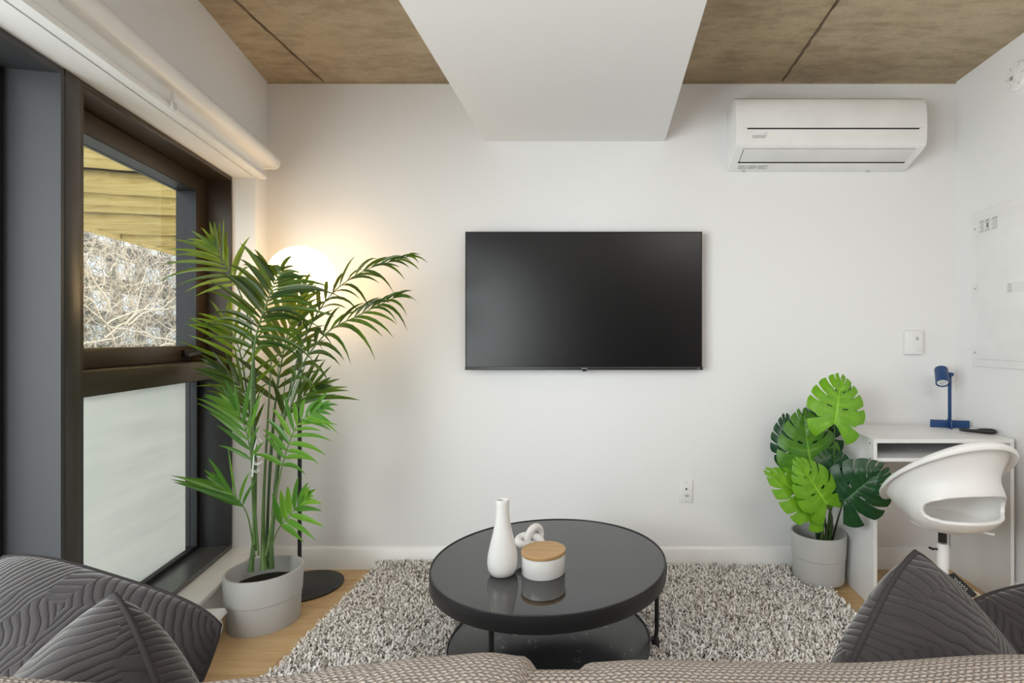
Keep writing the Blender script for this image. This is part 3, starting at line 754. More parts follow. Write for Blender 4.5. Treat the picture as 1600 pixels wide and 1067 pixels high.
# ------------------------------------------------------------------ monstera
MC = (1.040, 2.626)
RZ = .022
mo = thing('potted_monstera', 'green monstera plant in a round grey planter beside the white desk', 'plant', (MC[0], MC[1], RZ))
planter('planter', MC, .129, .225, mo, RZ)
MB().lathe([(0, RZ + .135), (.06, RZ + .14), (.112, RZ + .13), (.112, RZ + .12), (0, RZ + .12)], (MC[0], MC[1], 0), 36).build('soil', M['soil'], mo)
def monstera(base, tip, wid, mat, nrm, ncut=5, seed=0, curl=.25, holes=True):
    """heart-shaped leaf split between its side veins"""
    rg = random.Random(seed); base = Vector(base); tip = Vector(tip); ax = tip - base; L = ax.length; ax.normalize()
    nrm = Vector(nrm); nrm = (nrm - ax * nrm.dot(ax)).normalized(); sv = ax.cross(nrm)
    NW = 12; vs = []; fs = []; uvs = []
    for side in (1, -1):
        cuts = [0.0] + [(.20 + .66 * k / (ncut - 1)) + rg.uniform(-.02, .02) for k in range(ncut)] + [1.0]
        for j in range(len(cuts) - 1):
            t0, t1 = cuts[j], cuts[j + 1]; NT_ = 7; w0 = rg.uniform(.40, .68)
            b0 = len(vs)
            for a in range(NT_):
                for c in range(NW):
                    w = c / (NW - 1); g = 0.0
                    if w > w0: g = .27 * ((w - w0) / (1 - w0)) ** .7 * .5 * (1 if (j + seed) % 3 else .55)
                    fr_ = a / (NT_ - 1)
                    lo = g if j > 0 else 0.0; hi = 1 - (g * .8 if j < len(cuts) - 2 else 0)
                    t = t0 + (t1 - t0) * (lo + (hi - lo) * fr_)
                    # vein leaves midrib at position m, angled forward; angle swings from backwards to forwards
                    m = t ** 1.15 * .93
                    ang = R(138 - 112 * t ** .75)
                    ln = wid * (.92 + .35 * math.sin(math.pi * t ** .8)) * (1 - .62 * t ** 2.2)
                    if j > 0 or True: ln *= 1 - .035 * (2 * fr_ - 1) ** 2 * (w > .5)
                    bend = .35 * w * w
                    an = ang - bend * (.7 if t > .2 else .0)
                    x = m * L + math.cos(an) * ln * w; y_ = side * math.sin(an) * ln * w
                    if t > .985: y_ *= .3; x = m * L + (L * .07) * w
                    z_ = -curl * wid * (w ** 2) * .8 + .10 * wid * math.sqrt(w) - curl * L * .45 * (x / L) ** 2 + .015 * wid * math.sin(w * 9 + j)
                    vs.append(base + ax * x + sv * y_ + nrm * z_); uvs.append(((j + fr_) / 7.0, w))
            for a in range(NT_ - 1):
                for c in range(NW - 1):
                    if holes and 0 < j < len(cuts) - 2 and a == 0 and c in (2, 3) and (j + seed) % 2: continue
                    q = (b0 + a * NW + c, b0 + (a + 1) * NW + c, b0 + (a + 1) * NW + c + 1, b0 + a * NW + c + 1)
                    fs.append(q if side > 0 else q[::-1])
    mb = MB(); mb.v = [tuple(v) for v in vs]; mb.f = fs
    o = mb.build('leaf', mat, mo, smooth=0, fix=False)
    ul = o.data.uv_layers.new(name='UVMap')
    for lp in o.data.loops: ul.data[lp.index].uv = uvs[lp.vertex_index]
    for p in o.data.polygons: p.use_smooth = True
    MB().tube([base + ax * (L * k / 8) * .95 + nrm * (.002 - curl * L * .45 * (k / 8 * .95) ** 2) for k in range(9)], [.0024 * (1 - .09 * k) for k in range(9)], 5).build('midrib', mat, o)
    return o
MY = MC[1]
sp = at(1288, 842, MY)
leaves = [((1290, 696, MY - .04), (1268, 632, MY - .02), .085, 'mon_dark', (-.15, -1, .3), 11),
          ((1300, 656, MY - .05), (1334, 606, MY - .03), .080, 'mon_dark', (.1, -1, .2), 5),
          ((1240, 716, MY - .03), (1226, 650, MY - .02), .085, 'mon_dark', (-.5, -1, .1), 6),
          ((1304, 662, 2.345), (1317, 588, 2.40), .112, 'mon_bright', (.05, -1, .35), 1),
          ((1300, 752, MY - .20), (1306, 708, MY - .19), .085, 'mon_dark', (.0, -1, .3), 8),
          ((1268, 738, MY - .14), (1256, 645, MY - .12), .125, 'mon_mid', (-.1, -1, .2), 2),
          ((1318, 784, 2.375), (1378, 735, 2.29), .118, 'mon_dark', (-.25, -1, .25), 3),
          ((1280, 797, MY - .24), (1204, 734, MY - .27), .098, 'mon_bright', (.0, -1, .55), 4),
          ((1291, 788, MY - .27), (1250, 720, MY - .28), .095, 'mon_bright', (.1, -1, .45), 7)]
for k, (b0, t0, wd_, mt, nr, sd_) in enumerate(leaves):
    B = at(*b0); s0 = sp + Vector((rgp.uniform(-.03, .03), rgp.uniform(-.03, .03), -.03))
    mid = (s0 * .5 + B * .5) + Vector(((B.x - s0.x) * -.25, .01, .03))
    MB().tube(catmull([s0, mid, B], 12), [.0058 - .0003 * i for i in range(12)], 7).build('petiole', M['stem'] if mt != 'mon_dark' else M['rhizome'], mo)
    monstera(B, at(*t0), wd_, M[mt], nr, 5, sd_, .22)
for k in range(4):
    a = sp + Vector((-.025 + .017 * k, .01 * (k % 2), -.06)); 
    MB().tube([a, a + Vector((-.004 * (2 - k), 0, .07)), a + Vector((-.012 * (1.5 - k), 0, .13))], [.011, .009, .006], 8).build('stalk', M['rhizome'], mo)

# ------------------------------------------------------------------ desk
dk = thing('desk', 'small white desk with open shelf in the right corner', 'desk', (1.48, 2.56, 0))
DX0, DX1, DY0, DY1, DZ = 1.174, 1.790, 2.353, 2.764, .748
MB().box(DX0, DX0 + .016, DY0, DY1, 0, DZ - .018).build('side_panel', M['lam'], dk, bevel=.001, seg=1)
MB().box(DX1 - .016, DX1, DY0, DY1, 0, DZ - .018).build('side_panel', M['lam'], dk, bevel=.001, seg=1)
MB().box(DX0, DX1, DY0, DY1, DZ - .018, DZ).build('desktop', M['lam'], dk, bevel=.0012, seg=1)
MB().box(DX0 + .016, DX1 - .016, DY0 + .003, DY1, .648, .664).build('shelf', M['lam'], dk, bevel=.001, seg=1)
MB().box(DX0 + .016, DX1 - .016, DY1 - .012, DY1, .664, DZ - .018).build('back_panel', M['lam'], dk)
for z_ in (.725, .655): MB().box(DX0 - .0006, DX0 + .001, DY0 + .028, DY0 + .034, z_ - .004, z_ + .004).build('screw_hole', M['slot'], dk)

# desk lamp
tl = thing('desk_lamp', 'blue metal spotlight desk lamp with cross-shaped base on the desk', 'lamp', (1.700, 2.655, DZ))
bx_, by_ = 1.700, 2.655
for k, (ang, L) in enumerate(((R(-16), .172), (R(66), .125))):
    mm = Matrix.Translation((bx_, by_ + (0 if k == 0 else 0), DZ + .019)) @ Matrix.Rotation(ang, 4, 'Z')
    MB().mbox(mm, L, .006, .038).build('base_fin', M['blue'], tl, bevel=.0025)
MB().box(bx_ - .007, bx_ + .007, by_ - .0045, by_ + .0045, DZ + .02, 1.008).build('post', M['blue'], tl, bevel=.001)
jt = MB(); 
jt.lathe([(0, -.013), (.010, -.013), (.010, .013), (0, .013)], (bx_, by_ - .004, 1.012), 18, Matrix.Rotation(R(90), 3, 'X'))
jt.tube([(bx_, by_ - .004, 1.012), (bx_ - .02, by_ - .006, 1.016)], .006, 10); jt.build('swivel_joint', M['blue'], tl)
hm = Matrix.Rotation(R(20), 3, 'Y') @ Matrix.Rotation(R(-36), 3, 'X')
hc = Vector((bx_ - .045, by_ - .01, 1.005))
MB().lathe([(0, .046), (.012, .048), (.013, .044), (.028, .042), (.030, .038), (.030, -.046), (.0275, -.046), (.0265, -.040), (0, -.040)], hc, 32, hm).build('lamp_head', M['blue'], tl, smooth=35)
MB().lathe([(0, -.0425), (.024, -.0425), (.025, -.040), (0, -.040)], hc, 28, hm).build('lens', M['white'], tl)
rp = MB()
for k in range(7):
    a = k * 2 * math.pi / 7; rp.lathe([(0, -.0445), (.003, -.0435), (.003, -.0425), (0, -.0425)], hc, 8, Matrix.Translation((0, 0, 0)).to_3x3() @ hm) if k == 0 else rp.mbox((Matrix.Translation(hc) @ hm.to_4x4()) @ Matrix.Translation((.010 * math.cos(a), .010 * math.sin(a), -.043)), .004, .004, .002)
rp.build('diode', M['lightprint'], tl)

# black tapered tool on the desk
P = catmull([at(1509, 672, 2.49) + Vector((0, 0, -.0)), at(1530, 679, 2.47), at(1559, 681, 2.455)], 14)
P = [Vector((1.655 + .135 * k / 13, 2.52 - .055 * k / 13, DZ + .009 + .003 * math.sin(k * .5))) for k in range(14)]
def toolfn(u, v):
    i = u * 13; k = min(int(i), 12); c = P[k].lerp(P[k + 1], i - k); a = 2 * math.pi * v
    w = .008 + .016 * (u ** 1.2); w *= min(1, math.sqrt(max(0, 1 - ((u - .5) / .5) ** 10)) + .02)
    h = .0125 * (0.6 + .55 * u) * min(1, math.sqrt(max(0, 1 - ((u - .5) / .5) ** 8)) + .03)
    return Vector((c.x, c.y + w * math.cos(a), DZ + .0135 + h * math.sin(a)))
tt = thing('hand_tool', 'slim black tapered handheld tool lying at the right of the desktop', 'tool', (1.72, 2.49, DZ))
MB().grid(toolfn, 24, 14, False, True).build('handle', M['dark'], tt, smooth=60)
MB().box(1.69, 1.74, 2.484, 2.502, DZ + .0215, DZ + .0240).build('silver_edge', M['silver'], tt, bevel=.0008)

# ------------------------------------------------------------------ swivel chair
CX, CY, SZ = 1.342, 2.140, .454
ch = thing('swivel_chair', 'white plastic shell swivel chair pulled out at the white desk', 'chair', (CX, CY, 0))
BA = R(-85)          # direction the backrest faces
bv = Vector((math.cos(BA), math.sin(BA), 0)); lv = Vector((-math.sin(BA), math.cos(BA), 0))
def rimH(p): return .042 + .315 * ((1 + math.cos(p)) / 2) ** 1.15
def hermite(X, Y, x):
    x = min(max(x, X[0]), X[-1]); k = 0
    while k < len(X) - 2 and x > X[k + 1]: k += 1
    sl = lambda i: (Y[min(i + 1, len(X) - 1)] - Y[max(i - 1, 0)]) / (X[min(i + 1, len(X) - 1)] - X[max(i - 1, 0)])
    h = X[k + 1] - X[k]; t = (x - X[k]) / h
    return (2*t**3 - 3*t*t + 1) * Y[k] + (t**3 - 2*t*t + t) * h * sl(k) + (-2*t**3 + 3*t*t) * Y[k + 1] + (t**3 - t*t) * h * sl(k + 1)
BACKP = lambda q: hermite([0, .12, .27, .45, .60, .75, 1], [.160, .192, .206, .196, .182, .184, .209], q)
SIDEP = lambda q: hermite([0, .3, .6, 1], [.118, .148, .174, .196], q)
def shell(p, v):
    """p: angle round the seat (0 = back), v: 0 seat centre .. 1 rim"""
    cp = math.cos(p)
    if v < .35:
        bk = max(0, min(1, (cp + .25) / 1.1)); bk = bk * bk * (3 - 2 * bk); r = (.160 * bk + .118 * (1 - bk)) * (v / .35); z = .022 * (v / .35) ** 2
        fr_ = 1.0
        x, y_ = r * cp, r * math.sin(p)
        return x, y_, z
    q = (v - .35) / .65
    H = rimH(p); back = max(0, min(1, (cp + .25) / 1.1)); back = back * back * (3 - 2 * back)
    z = .022 + (H - .022) * q
    rb_ = BACKP(q); rs_ = SIDEP(q)
    r = rb_ * back + rs_ * (1 - back)
    return r * cp * (1.0 if cp > 0 else .92), r * math.sin(p), z
def inhole(p, v):
    q = (v - .35) / .65
    return (abs(p) / .97) ** 3.2 + (abs(q - .27) / .145) ** 3.2
NPh, NV = 144, 60
vs = []; keep = set(); par_ = {}
for i in range(NPh):
    for j in range(NV):
        p = -math.pi + 2 * math.pi * i / NPh; v = .002 + .998 * j / (NV - 1)
        par_[i * NV + j] = [p, v]
fs = []
for i in range(NPh):
    for j in range(NV - 1):
        q = (i * NV + j, ((i + 1) % NPh) * NV + j, ((i + 1) % NPh) * NV + j + 1, i * NV + j + 1)
        if all(inhole(*par_[k]) < 1 for k in q): continue
        fs.append(q)
inside = {k for k in par_ if inhole(*par_[k]) < 1}
used = {k for f in fs for k in f}
for k in inside & used:      # snap the ragged edge of the opening onto its outline
    p, v = par_[k]; q = (v - .35) / .65 - .27
    for _ in range(30):
        g = (abs(p) / .97) ** 3.2 + (abs(q) / .145) ** 3.2
        s_ = max(1e-6, g) ** (-1 / 3.2); p *= s_; q *= s_
    par_[k] = [p, (q + .27) * .65 + .35]
idx = {k: n for n, k in enumerate(sorted(used))}
sv_ = []
for k in sorted(used):
    x, y_, z = shell(*par_[k]); w = Vector((CX, CY, SZ)) + bv * x + lv * y_ + Vector((0, 0, z)); sv_.append(w)
mb = MB(); mb.add(sv_, [tuple(idx[k] for k in f) for f in fs])
so = mb.build('shell', M['white'], ch, smooth=70)
sm = so.modifiers.new('thickness', 'SOLIDIFY'); sm.thickness = .015; sm.offset = 0
sb = so.modifiers.new('smooth', 'SUBSURF'); sb.levels = 1; sb.render_levels = 1
# rolled rim
def rimfn(u, v):
    p = -math.pi + 2 * math.pi * u; x, y_, z = shell(p, 1.0)
    rr = math.hypot(x, y_); ca, sa = x / rr, y_ / rr
    prof_ = [(-.007, 0), (-.004, .007), (.012, .009), (.030, .003), (.034, -.006), (.031, -.016), (.027, -.014), (.012, -.003), (-.005, -.010)]
    o_, h_ = prof_[int(round(v * 9)) % 9]
    return Vector((CX, CY, SZ)) + bv * (x + ca * o_) + lv * (y_ + sa * o_) + Vector((0, 0, z + h_))
MB().grid(rimfn, 144, 9, True, True).build('rim', M['white'], ch, smooth=60)
MB().lathe([(0, -.012), (.05, -.014), (.10, -.010), (.115, -.002), (.105, .004), (0, .004)], (CX, CY, SZ), 36).build('seat_plate', M['white'], ch)
MB().lathe([(.0, -.03), (.032, -.03), (.040, -.012), (0, -.012)], (CX, CY, SZ), 24).build('collar', M['white'], ch)
MB().tube([(CX, CY, SZ - .075), (CX, CY, SZ - .028)], .0155, 20).build('gas_spring', M['dark'], ch)
MB().lathe([(0, 0), (.021, 0), (.021, .145), (.0185, .149), (0, .149)], (CX, CY, .225), 28).build('column', M['white'], ch)
MB().lathe([(0, 0), (.030, 0), (.030, .03), (.024, .04), (0, .04)], (CX, CY, .195), 28).build('hub', M['white'], ch)
lk = MB(); lk.tube([(CX - .020, CY, .350), (CX - .045, CY - .002, .352)], .004, 8); lk.tube([(CX - .045, CY - .012, .354), (CX - .046, CY + .01, .352)], .005, 8); lk.build('clamp_knob', M['dark'], ch)
lr = MB(); lr.tube([(CX + .05, CY - .03, SZ - .016), (CX + .13, CY - .05, SZ - .022), (CX + .165, CY - .055, SZ - .027)], .005, 8); lr.build('height_lever', M['white'], ch)
for k in range(5):
    a = R(-54 + 72 * k); dv = Vector((math.cos(a), math.sin(a), 0)); sv2 = Vector((-dv.y, dv.x, 0)); c = Vector((CX, CY, 0))
    if (c + dv * .25).x > DX1 - .03: pass
    def lf(u, v, dv=dv, sv2=sv2, c=c):
        r_ = .02 + .255 * u; z_ = .212 - .122 * u ** 1.2; w_ = .020 - .006 * u; h_ = .014 - .003 * u; an = 2 * math.pi * v + math.pi / 8
        cx = math.copysign(abs(math.cos(an)) ** .5, math.cos(an)); cz = math.copysign(abs(math.sin(an)) ** .5, math.sin(an))
        return c + dv * r_ + sv2 * w_ * cx + Vector((0, 0, z_ + h_ * cz))
    lb = MB().grid(lf, 8, 12, False, True); lb.f.append(tuple(len(lb.v) - 12 + q for q in range(12)))
    lg = lb.build('leg', M['cream'] if k in (0,1) else M['white'], ch, smooth=50)
    wc = c + dv * .275
    mm = Matrix.Rotation(a + R(90 + 25), 3, 'Z') @ Matrix.Rotation(R(90), 3, 'Y')
    cs = MB()
    for sg in (-1, 1):
        ofs = mm @ Vector((0, 0, sg * .012))
        cs.lathe([(0, -.009), (.022, -.009), (.025, -.006), (.025, .006), (.022, .009), (0, .009)], wc + ofs + Vector((0, 0, .025)), 22, mm)
    cs.build('caster', M['cream'], lg, smooth=35)
    MB().tube([wc + Vector((0, 0, .025)), wc + Vector((0, 0, .085))], .007, 8).build('caster_stem', M['dark'], lg)
# black printed card draped over the leg that points at the camera
ca = R(-60); dv = Vector((math.cos(ca), math.sin(ca), 0)); sv2 = Vector((-dv.y, dv.x, 0)); c = Vector((CX, CY, 0))
tag_m = Matrix((( dv.x, sv2.x, 0), (dv.y, sv2.y, 0), (0, 0, 1))).transposed()
def cardp(u, v, h): return c + dv * (.024 + .085 * u) + sv2 * (.034 * v) + Vector((0, 0, .258 - .052 * u ** 1.1 + h))
cb = MB()
cb.grid(lambda u, v: cardp(u, v * 2 - 1, 0), 8, 4); cb.grid(lambda u, v: cardp(u, v * 2 - 1, -.003), 8, 4)
card = cb.build('printed_card', M['dark'], ch, smooth=60); 
sc_ = MB(); pts = []
for k in range(60):
    u = .22 + .55 * k / 59; pts.append(cardp(u, .05 + .32 * math.sin(k * .62) * (1 if k % 17 < 11 else .45), .0022))
sc_.tube(pts, .0009, 4); sc_.build('script_lettering', M['silver'], card)

# ------------------------------------------------------------------ coffee table
TC = Vector((-.2020, 1.968, 0)); TR = .421; TT = .385
ct = thing('coffee_table', 'round black coffee table with glossy glass top and marble lower shelf', 'table', TC)
MB().lathe([(TR - .012, TT - .052), (TR, TT - .052), (TR + .001, TT - .05), (TR + .001, TT + .001), (TR, TT + .003), (TR - .004, TT + .003), (TR - .005, TT - .0005), (TR - .012, TT - .0005)], TC, 120, close=True).build('rim', M['blackmetal'], ct, smooth=35)
MB().lathe([(0, TT - .008), (TR - .006, TT - .008), (TR - .006, TT), (0, TT)], TC, 120).build('glass_top', M['tableglass'], ct, smooth=35)
MB().lathe([(0, TT - .05), (TR - .013, TT - .05), (TR - .013, TT - .0085), (0, TT - .0085)], TC, 80).build('underframe', M['blackmetal'], ct, smooth=35)
SR = .362; SS = .094
MB().lathe([(0, SS - .016), (SR - .004, SS - .016), (SR, SS - .012), (SR, SS - .002), (SR - .003, SS), (0, SS)], TC, 100).build('lower_shelf', M['marble'], ct, smooth=35)
MB().lathe([(SR, SS - .018), (SR + .004, SS - .018), (SR + .004, SS + .002), (SR, SS + .002)], TC, 100, close=True).build('shelf_band', M['blackmetal'], ct, smooth=35)
for a in (8, 128, 250):
    a = R(a); dv = Vector((math.cos(a), math.sin(a), 0)); up = Vector((0, 0, 1))
    P = [TC + dv * (TR - .022) + up * (TT - .045), TC + dv * (TR - .022) + up * .088, TC + dv * (TR - .026) + up * .066, TC + dv * (TR - .039) + up * .058, TC + dv * (SR - .02) + up * .064, TC + dv * (SR - .05) + up * .074]
    lg = MB().tube(P, .0085, 12).build('leg', M['blackmetal'], ct)
    MB().lathe([(0, .020), (.014, .020), (.014, .056), (.009, .066)], TC + dv * (TR - .026), 16).build('foot', M['dark'], lg)
# small dark clasp where the rim band closes
a = R(-6); dv = Vector((math.cos(a), math.sin(a), 0))
MB().tube([TC + dv * (TR + .001) + Vector((0, 0, TT - .045 + .047 * k / 6)) for k in range(7)], .0022, 6).build('rim_joint', M['dark'], ct)

# objects on the table
vz = TT
va = thing('vase', 'white bottle-shaped ceramic vase with slim neck on the coffee table', 'vase', (-.351, 1.836, vz))
pr = [(0, 0), (.036, 0), (.042, .004), (.0505, .022), (.0525, .045), (.050, .070), (.042, .105), (.033, .140), (.0265, .172), (.0232, .20), (.0226, .235), (.0235, .250), (.0225, .253), (.0175, .252), (.0165, .235), (.016, .12), (0, .12)]
pr2 = []
for i in range(len(pr) - 1):
    pr2.append(pr[i])
MB().lathe([(r_, z_ + vz) for r_, z_ in pr], (-.351, 1.836, 0), 56).build('body', M['ceramic'], va, smooth=60)
MB().lathe([(0, .236), (.0158, .236), (.0158, .24), (0, .24)], (-.351, 1.836, vz), 24).build('opening', M['greyprint'], va)
ja = thing('canister', 'white ceramic canister with round bamboo lid on the coffee table', 'canister', (-.213, 1.848, vz))
MB().lathe([(0, vz), (.071, vz), (.0745, vz + .004), (.0745, vz + .064), (.072, vz + .066), (0, vz + .066)], (-.213, 1.848, 0), 64).build('body', M['ceramic'], ja, smooth=45)
MB().lathe([(0, 0), (.0755, 0), (.0765, .0015), (.0765, .0105), (.0745, .0125), (0, .0125)], (-.213, 1.848, vz + .067), 64).build('lid', M['bamboo'], ja, smooth=35)
KC = Vector((-.272, 1.985, vz + .064))
kn = thing('knot_sculpture', 'white ceramic knot ornament behind the canister on the coffee table', 'ornament', (KC.x, KC.y, vz))
def tre(t):
    x = math.sin(t) + 2 * math.sin(2 * t); y_ = math.cos(t) - 2 * math.cos(2 * t); z_ = -math.sin(3 * t)
    v = Vector((x * .0170, y_ * .0155, z_ * .019))
    return KC + Matrix.Rotation(R(18), 3, 'Z') @ (Matrix.Rotation(R(58), 3, 'X') @ (Matrix.Rotation(R(25), 3, 'Z') @ v))
kp = [tre(2 * math.pi * k / 90) for k in range(90)]
mz = min(p.z for p in kp) - .0142
kp = [p - Vector((0, 0, mz - vz)) for p in kp]
MB().tube(kp, .0142, 14, True).build('rope_loop', M['ceramic'], kn, smooth=80)

# ------------------------------------------------------------------ rug
RX0, RX1, RY0, RY1 = -1.165, 1.050, .55, 2.755
rug = thing('shag_rug', 'grey and beige shaggy rug under the coffee table', 'rug', (0, 1.7, 0))
def edge_x(y, side):
    return (RX0 + .012 * math.sin(y * 7) + .006 * math.sin(y * 23)) if side < 0 else (RX1 + .010 * math.sin(y * 6 + 1) + .006 * math.sin(y * 19))
def rz(x, y):
    e = max(0, (y - 2.62) / .13); lift = .022 * min(1, e) * max(0, min(1, (-x - .35) / .5)) if e > 0 else 0
    return .012 + lift
mb = MB(); mb.grid(lambda u, v: (lambda y: Vector((edge_x(y, -1) * (1 - u) + edge_x(y, 1) * u, y, rz(edge_x(y, -1) * (1 - u) + edge_x(y, 1) * u, y))))(RY0 + (RY1 - RY0) * v), 30, 40)
n0 = len(mb.v)
mb.build('backing', M['rugback'], rug, smooth=0)
nr = np.random.default_rng(5); NTF = 78000
yy = nr.uniform(0, 1, NTF) ** .85; yy = 1.30 + (RY1 - .01 - 1.30) * yy
xx = nr.uniform(RX0, RX1, NTF)
xl = RX0 + .012 * np.sin(yy * 7) + .006 * np.sin(yy * 23); xr = RX1 + .010 * np.sin(yy * 6 + 1) + .006 * np.sin(yy * 19)
xx = np.clip(xx, xl, xr)
lift = np.where(yy > 2.62, .022 * np.minimum(1, (yy - 2.62) / .13) * np.clip((-xx - .35) / .5, 0, 1), 0)
z0 = .010 + lift
# keep the tufts flat under the feet of the planter
flat = ((xx - MC[0]) ** 2 + (yy - MC[1]) ** 2) < .135 ** 2
a = nr.uniform(0, 2 * np.pi, NTF); ln = nr.uniform(.014, .030, NTF); hh = nr.uniform(.012, .032, NTF)
lnu = np.where(flat, .002, 1.0)
dx, dy = np.cos(a) * ln * lnu, np.sin(a) * ln * lnu; hh = np.where(flat, .004, hh)
dirx, diry = -np.sin(a), np.cos(a); w = nr.uniform(.0028, .0052, NTF)
V = np.zeros((NTF, 8, 3), np.float32)
for lv_, (f, zf, wf) in enumerate(((0, 0, .8), (.22, .65, 1.0), (.62, 1.0, 1.0), (1.0, .72, .5))):
    for s_i, sg in enumerate((-1, 1)):
        V[:, lv_ * 2 + s_i, 0] = xx + dx * f + sg * dirx * w * wf * .8
        V[:, lv_ * 2 + s_i, 1] = yy + dy * f + sg * diry * w * wf * .8
        V[:, lv_ * 2 + s_i, 2] = z0 + hh * zf
V[:, :, 1] = np.minimum(V[:, :, 1], YB - .017)
qf = np.array([[0, 1, 3, 2], [2, 3, 5, 4], [4, 5, 7, 6]]); Fq = (np.arange(NTF)[:, None, None] * 8 + qf[None]).reshape(-1, 4)
me = bpy.data.meshes.new('pile'); me.vertices.add(NTF * 8); me.vertices.foreach_set('co', (V - np.array([0, 1.7, 0], np.float32)).ravel())
me.loops.add(len(Fq) * 4); me.loops.foreach_set('vertex_index', Fq.ravel().astype(np.int32))
me.polygons.add(len(Fq)); me.polygons.foreach_set('loop_start', np.arange(0, len(Fq) * 4, 4, dtype=np.int32)); me.polygons.foreach_set('loop_total', np.full(len(Fq), 4, np.int32))
me.update(calc_edges=True)
pal = np.array([[.92, .905, .88], [.78, .75, .72], [.56, .515, .475], [.34, .295, .26], [.88, .865, .845], [.17, .145, .125]], np.float32)
ci = nr.choice(6, NTF, p=[.27, .22, .17, .10, .18, .06]); tc = pal[ci] * nr.uniform(.9, 1.1, (NTF, 1)).astype(np.float32)
colr = np.ones((NTF, 8, 4), np.float32); colr[:, :, :3] = tc[:, None, :]
at_ = me.color_attributes.new('tuft', 'FLOAT_COLOR', 'POINT'); at_.data.foreach_set('color', colr.ravel())
po = bpy.data.objects.new('pile', me); COL.objects.link(po); me.materials.append(M['pile']); po.parent = rug; po['kind'] = 'stuff'

# ------------------------------------------------------------------ sofa
sofa = thing('sofa', 'taupe braided-fabric sofa along the bottom of the photo', 'sofa', (-.05, .85, 0))
def with_uv(o, fn):
    ul = o.data.uv_layers.new(name='UVMap')
    for lp in o.data.loops: ul.data[lp.index].uv = fn(o.data.vertices[lp.vertex_index].co)
    return o
def uv_side(o, uvs):
    ul = o.data.uv_layers.new(name='UVMap')
    for p in o.data.polygons:
        us = [uvs[v] for v in p.vertices]; mxv = max(u[1] for u in us)
        for li in p.loop_indices:
            u = uvs[o.data.loops[li].vertex_index]
            ul.data[li].uv = (u[0], u[1] if mxv - u[1] < .4 else u[1] + mxv)
def softbox(name, mat, parent, x0, x1, y0, y1, z0, top, nx=64, nc=48, rx=.05, e=.5):
    """upholstered block with rounded edges; top(x) gives the height of its upper edge"""
    vs = []; uvs = []; fs = []
    for i in range(nx):
        u = i / (nx - 1); k = 0.5 - .5 * math.cos(math.pi * u); x = x0 + (x1 - x0) * k
        dx_ = min(x - x0, x1 - x); sc = 1.0 if dx_ >= rx else math.sqrt(max(0.0, 1 - ((rx - dx_) / rx) ** 2)); sc = max(sc, .02)
        zt = top(x); zc = (z0 + zt) / 2; hz = (zt - z0) / 2; hy = (y1 - y0) / 2; yc = (y0 + y1) / 2
        per = 0; pv = None
        for j in range(nc):
            a = 2 * math.pi * j / nc
            cy, cz = math.cos(a), math.sin(a); cy = math.copysign(abs(cy) ** e, cy); cz = math.copysign(abs(cz) ** (e * .7), cz)
            hz2 = hz - rx * (1 - sc) * .9; hy2 = hy - min(rx, hy) * (1 - sc) * .9
            p = Vector((x, yc + hy2 * cy, zc + hz2 * cz))
            if pv is not None: per += (p - pv).length
            pv = p; vs.append(p); uvs.append((x, per))
    for i in range(nx - 1):
        for j in range(nc):
            j2 = (j + 1) % nc; fs.append((i * nc + j, (i + 1) * nc + j, (i + 1) * nc + j2, i * nc + j2))
    fs.append(tuple(reversed(range(nc)))); fs.append(tuple((nx - 1) * nc + j for j in range(nc)))
    b = MB(); b.add(vs, fs); o = b.build(name, mat, parent, smooth=80, fix=False); uv_side(o, uvs); return o
def lerp_tab(tab):
    def f(x):
        if x <= tab[0][0]: return tab[0][1]
        for (a, za), (b, zb) in zip(tab, tab[1:]):
            if x <= b:
                t = (x - a) / (b - a); t = t * t * (3 - 2 * t); return za + (zb - za) * t
        return tab[-1][1]
    return f
def zat(px, py, y): return ((px - VX) * y / F, CH - (py - VY) * y / F)
YC = .654
ltab = [(-1.02, .790)] + [zat(a, b, YC) for a, b in ((240, 1072), (420, 1058), (560, 1038), (660, 1026), (760, 1019), (815, 1025), (842, 1040))]
rtab = [zat(a, b, YC) for a, b in ((880, 1044), (920, 1035), (1000, 1031), (1150, 1034), (1320, 1036), (1600, 1022), (1700, 1022))] + [(.98, .83)]
softbox('back_cushion', M['weave'], sofa, -.98, -.074, .50, .70, .40, lerp_tab(ltab), rx=.028)
softbox('back_cushion', M['weave'], sofa, -.046, .88, .50, .70, .40, lerp_tab(rtab), rx=.032)
softbox('back_frame', M['weave'], sofa, -1.0, .90, .40, .505, .05, lambda x: .70, rx=.03)
softbox('inner_frame', M['weave'], sofa, -.30, .20, .595, .662, .20, lambda x: .792, rx=.02)
softbox('seat_cushion', M['weave'], sofa, -.98, -.062, .60, 1.25, .24, lambda x: .415, rx=.03)
softbox('seat_cushion', M['weave'], sofa, -.058, .88, .60, 1.25, .24, lambda x: .415, rx=.03)
softbox('base', M['weave'], sofa, -.98, .88, .45, 1.18, .06, lambda x: .245, rx=.02)
softbox('armrest', M['weave'], sofa, -1.10, -.98, .42, 1.20, .06, lambda x: .56, rx=.03)
softbox('armrest', M['weave'], sofa, .88, 1.0, .42, 1.20, .06, lambda x: .56, rx=.03)
for (x_, y_) in ((-1.04, .47), (-1.04, 1.14), (.94, .47), (.94, 1.14)):
    MB().tube([(x_, y_, .024 if x_ > -1.1 and y_ > .55 else .0), (x_, y_, .065)], [.016, .022], 12).build('foot', M['dark'], sofa)

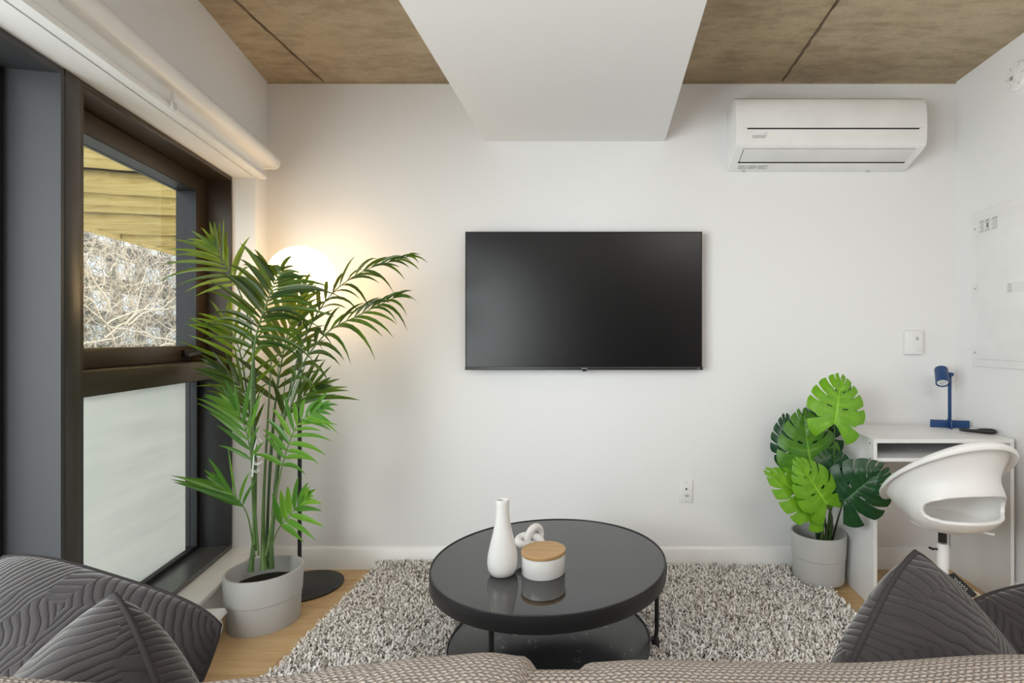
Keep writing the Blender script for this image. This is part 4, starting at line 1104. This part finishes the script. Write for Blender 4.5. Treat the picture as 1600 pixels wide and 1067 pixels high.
# ------------------------------------------------------------------ throw pillows
def pillow(name, label, m, a=.23, th=.085, seed=0, sag=.0):
    rg = random.Random(seed); N = 49; rnd = .09
    root = thing(name, label, 'pillow', m.to_translation(), 'quilted grey throw pillows')
    def P(u, v, sgn):
        x = a * u * (1 - rnd * v ** 4); y = a * v * (1 - rnd * u ** 4)
        h = ((1 - u * u) * (1 - v * v)); z = sgn * th * (max(h, 0) ** .5)
        z += .006 * noise.noise((u * 2.2 + seed, v * 2.2, sgn)) * (max(h, 0) ** .3)
        z += sag * (u * u - v * v)
        return m @ Vector((x, y, z))
    mb = MB(); uv = []
    for sgn in (1, -1):
        n0 = len(mb.v)
        for i in range(N):
            for j in range(N):
                u = math.sin((i / (N - 1) * 2 - 1) * math.pi / 2); v = math.sin((j / (N - 1) * 2 - 1) * math.pi / 2)
                mb.v.append(tuple(P(u, v, sgn))); uv.append((u * a * 2 + (0 if sgn > 0 else 3.3) + seed * 1.7, v * a * 2 + seed))
        for i in range(N - 1):
            for j in range(N - 1):
                q = (n0 + i * N + j, n0 + (i + 1) * N + j, n0 + (i + 1) * N + j + 1, n0 + i * N + j + 1)
                mb.f.append(q if sgn > 0 else q[::-1])
    o = mb.build('cover', M['quilt'], root, smooth=0, fix=False)
    ul = o.data.uv_layers.new(name='UVMap')
    for lp in o.data.loops: ul.data[lp.index].uv = uv[lp.vertex_index]
    for p in o.data.polygons: p.use_smooth = True
    pts = []
    for (u0, v0, u1, v1) in ((-1, -1, 1, -1), (1, -1, 1, 1), (1, 1, -1, 1), (-1, 1, -1, -1)):
        for k in range(24):
            t = k / 24; pts.append(P(u0 + (u1 - u0) * t, v0 + (v1 - v0) * t, 1))
    MB().tube(pts, .0050, 7, True).build('seam', M['seamvelvet'], root, smooth=80)
    return root
def pframe(apex, e1, e2, a):
    """square pillow with its top corner at apex and edges running along e1 and e2"""
    e1 = Vector(e1).normalized(); e2 = Vector(e2); e2 = (e2 - e1 * e2.dot(e1)).normalized(); n = e1.cross(e2)
    c = Vector(apex) + (e1 + e2) * a * .92
    m = Matrix((-e1, -e2, n)).transposed().to_4x4(); m.translation = c; return m
pillow('throw_pillow', 'grey quilted throw pillow standing on its corner at right of sofa', pframe(at(1430, 860, .86), (.62, .15, -.77), (-.60, -.45, -.62), .215), .215, .118, 1)
pillow('throw_pillow', 'grey quilted throw pillow at the right edge of the photo', pframe(at(1506, 948, 1.08), (.97, .05, .14), (.12, -.50, -.75), .22), .22, .07, 2)
pillow('throw_pillow', 'grey quilted throw pillow with raised corner in front at left', pframe(at(179, 926, .86), (-.66, .15, -.74), (.74, -.40, -.50), .235), .235, .14, 3)
pA = pillow('throw_pillow', 'grey quilted throw pillow leaning at the far left of the sofa', pframe(at(6, 868, 1.14), (.968, -.10, -.23), (-.1, -.50, -.86), .280), .280, .115, 4)
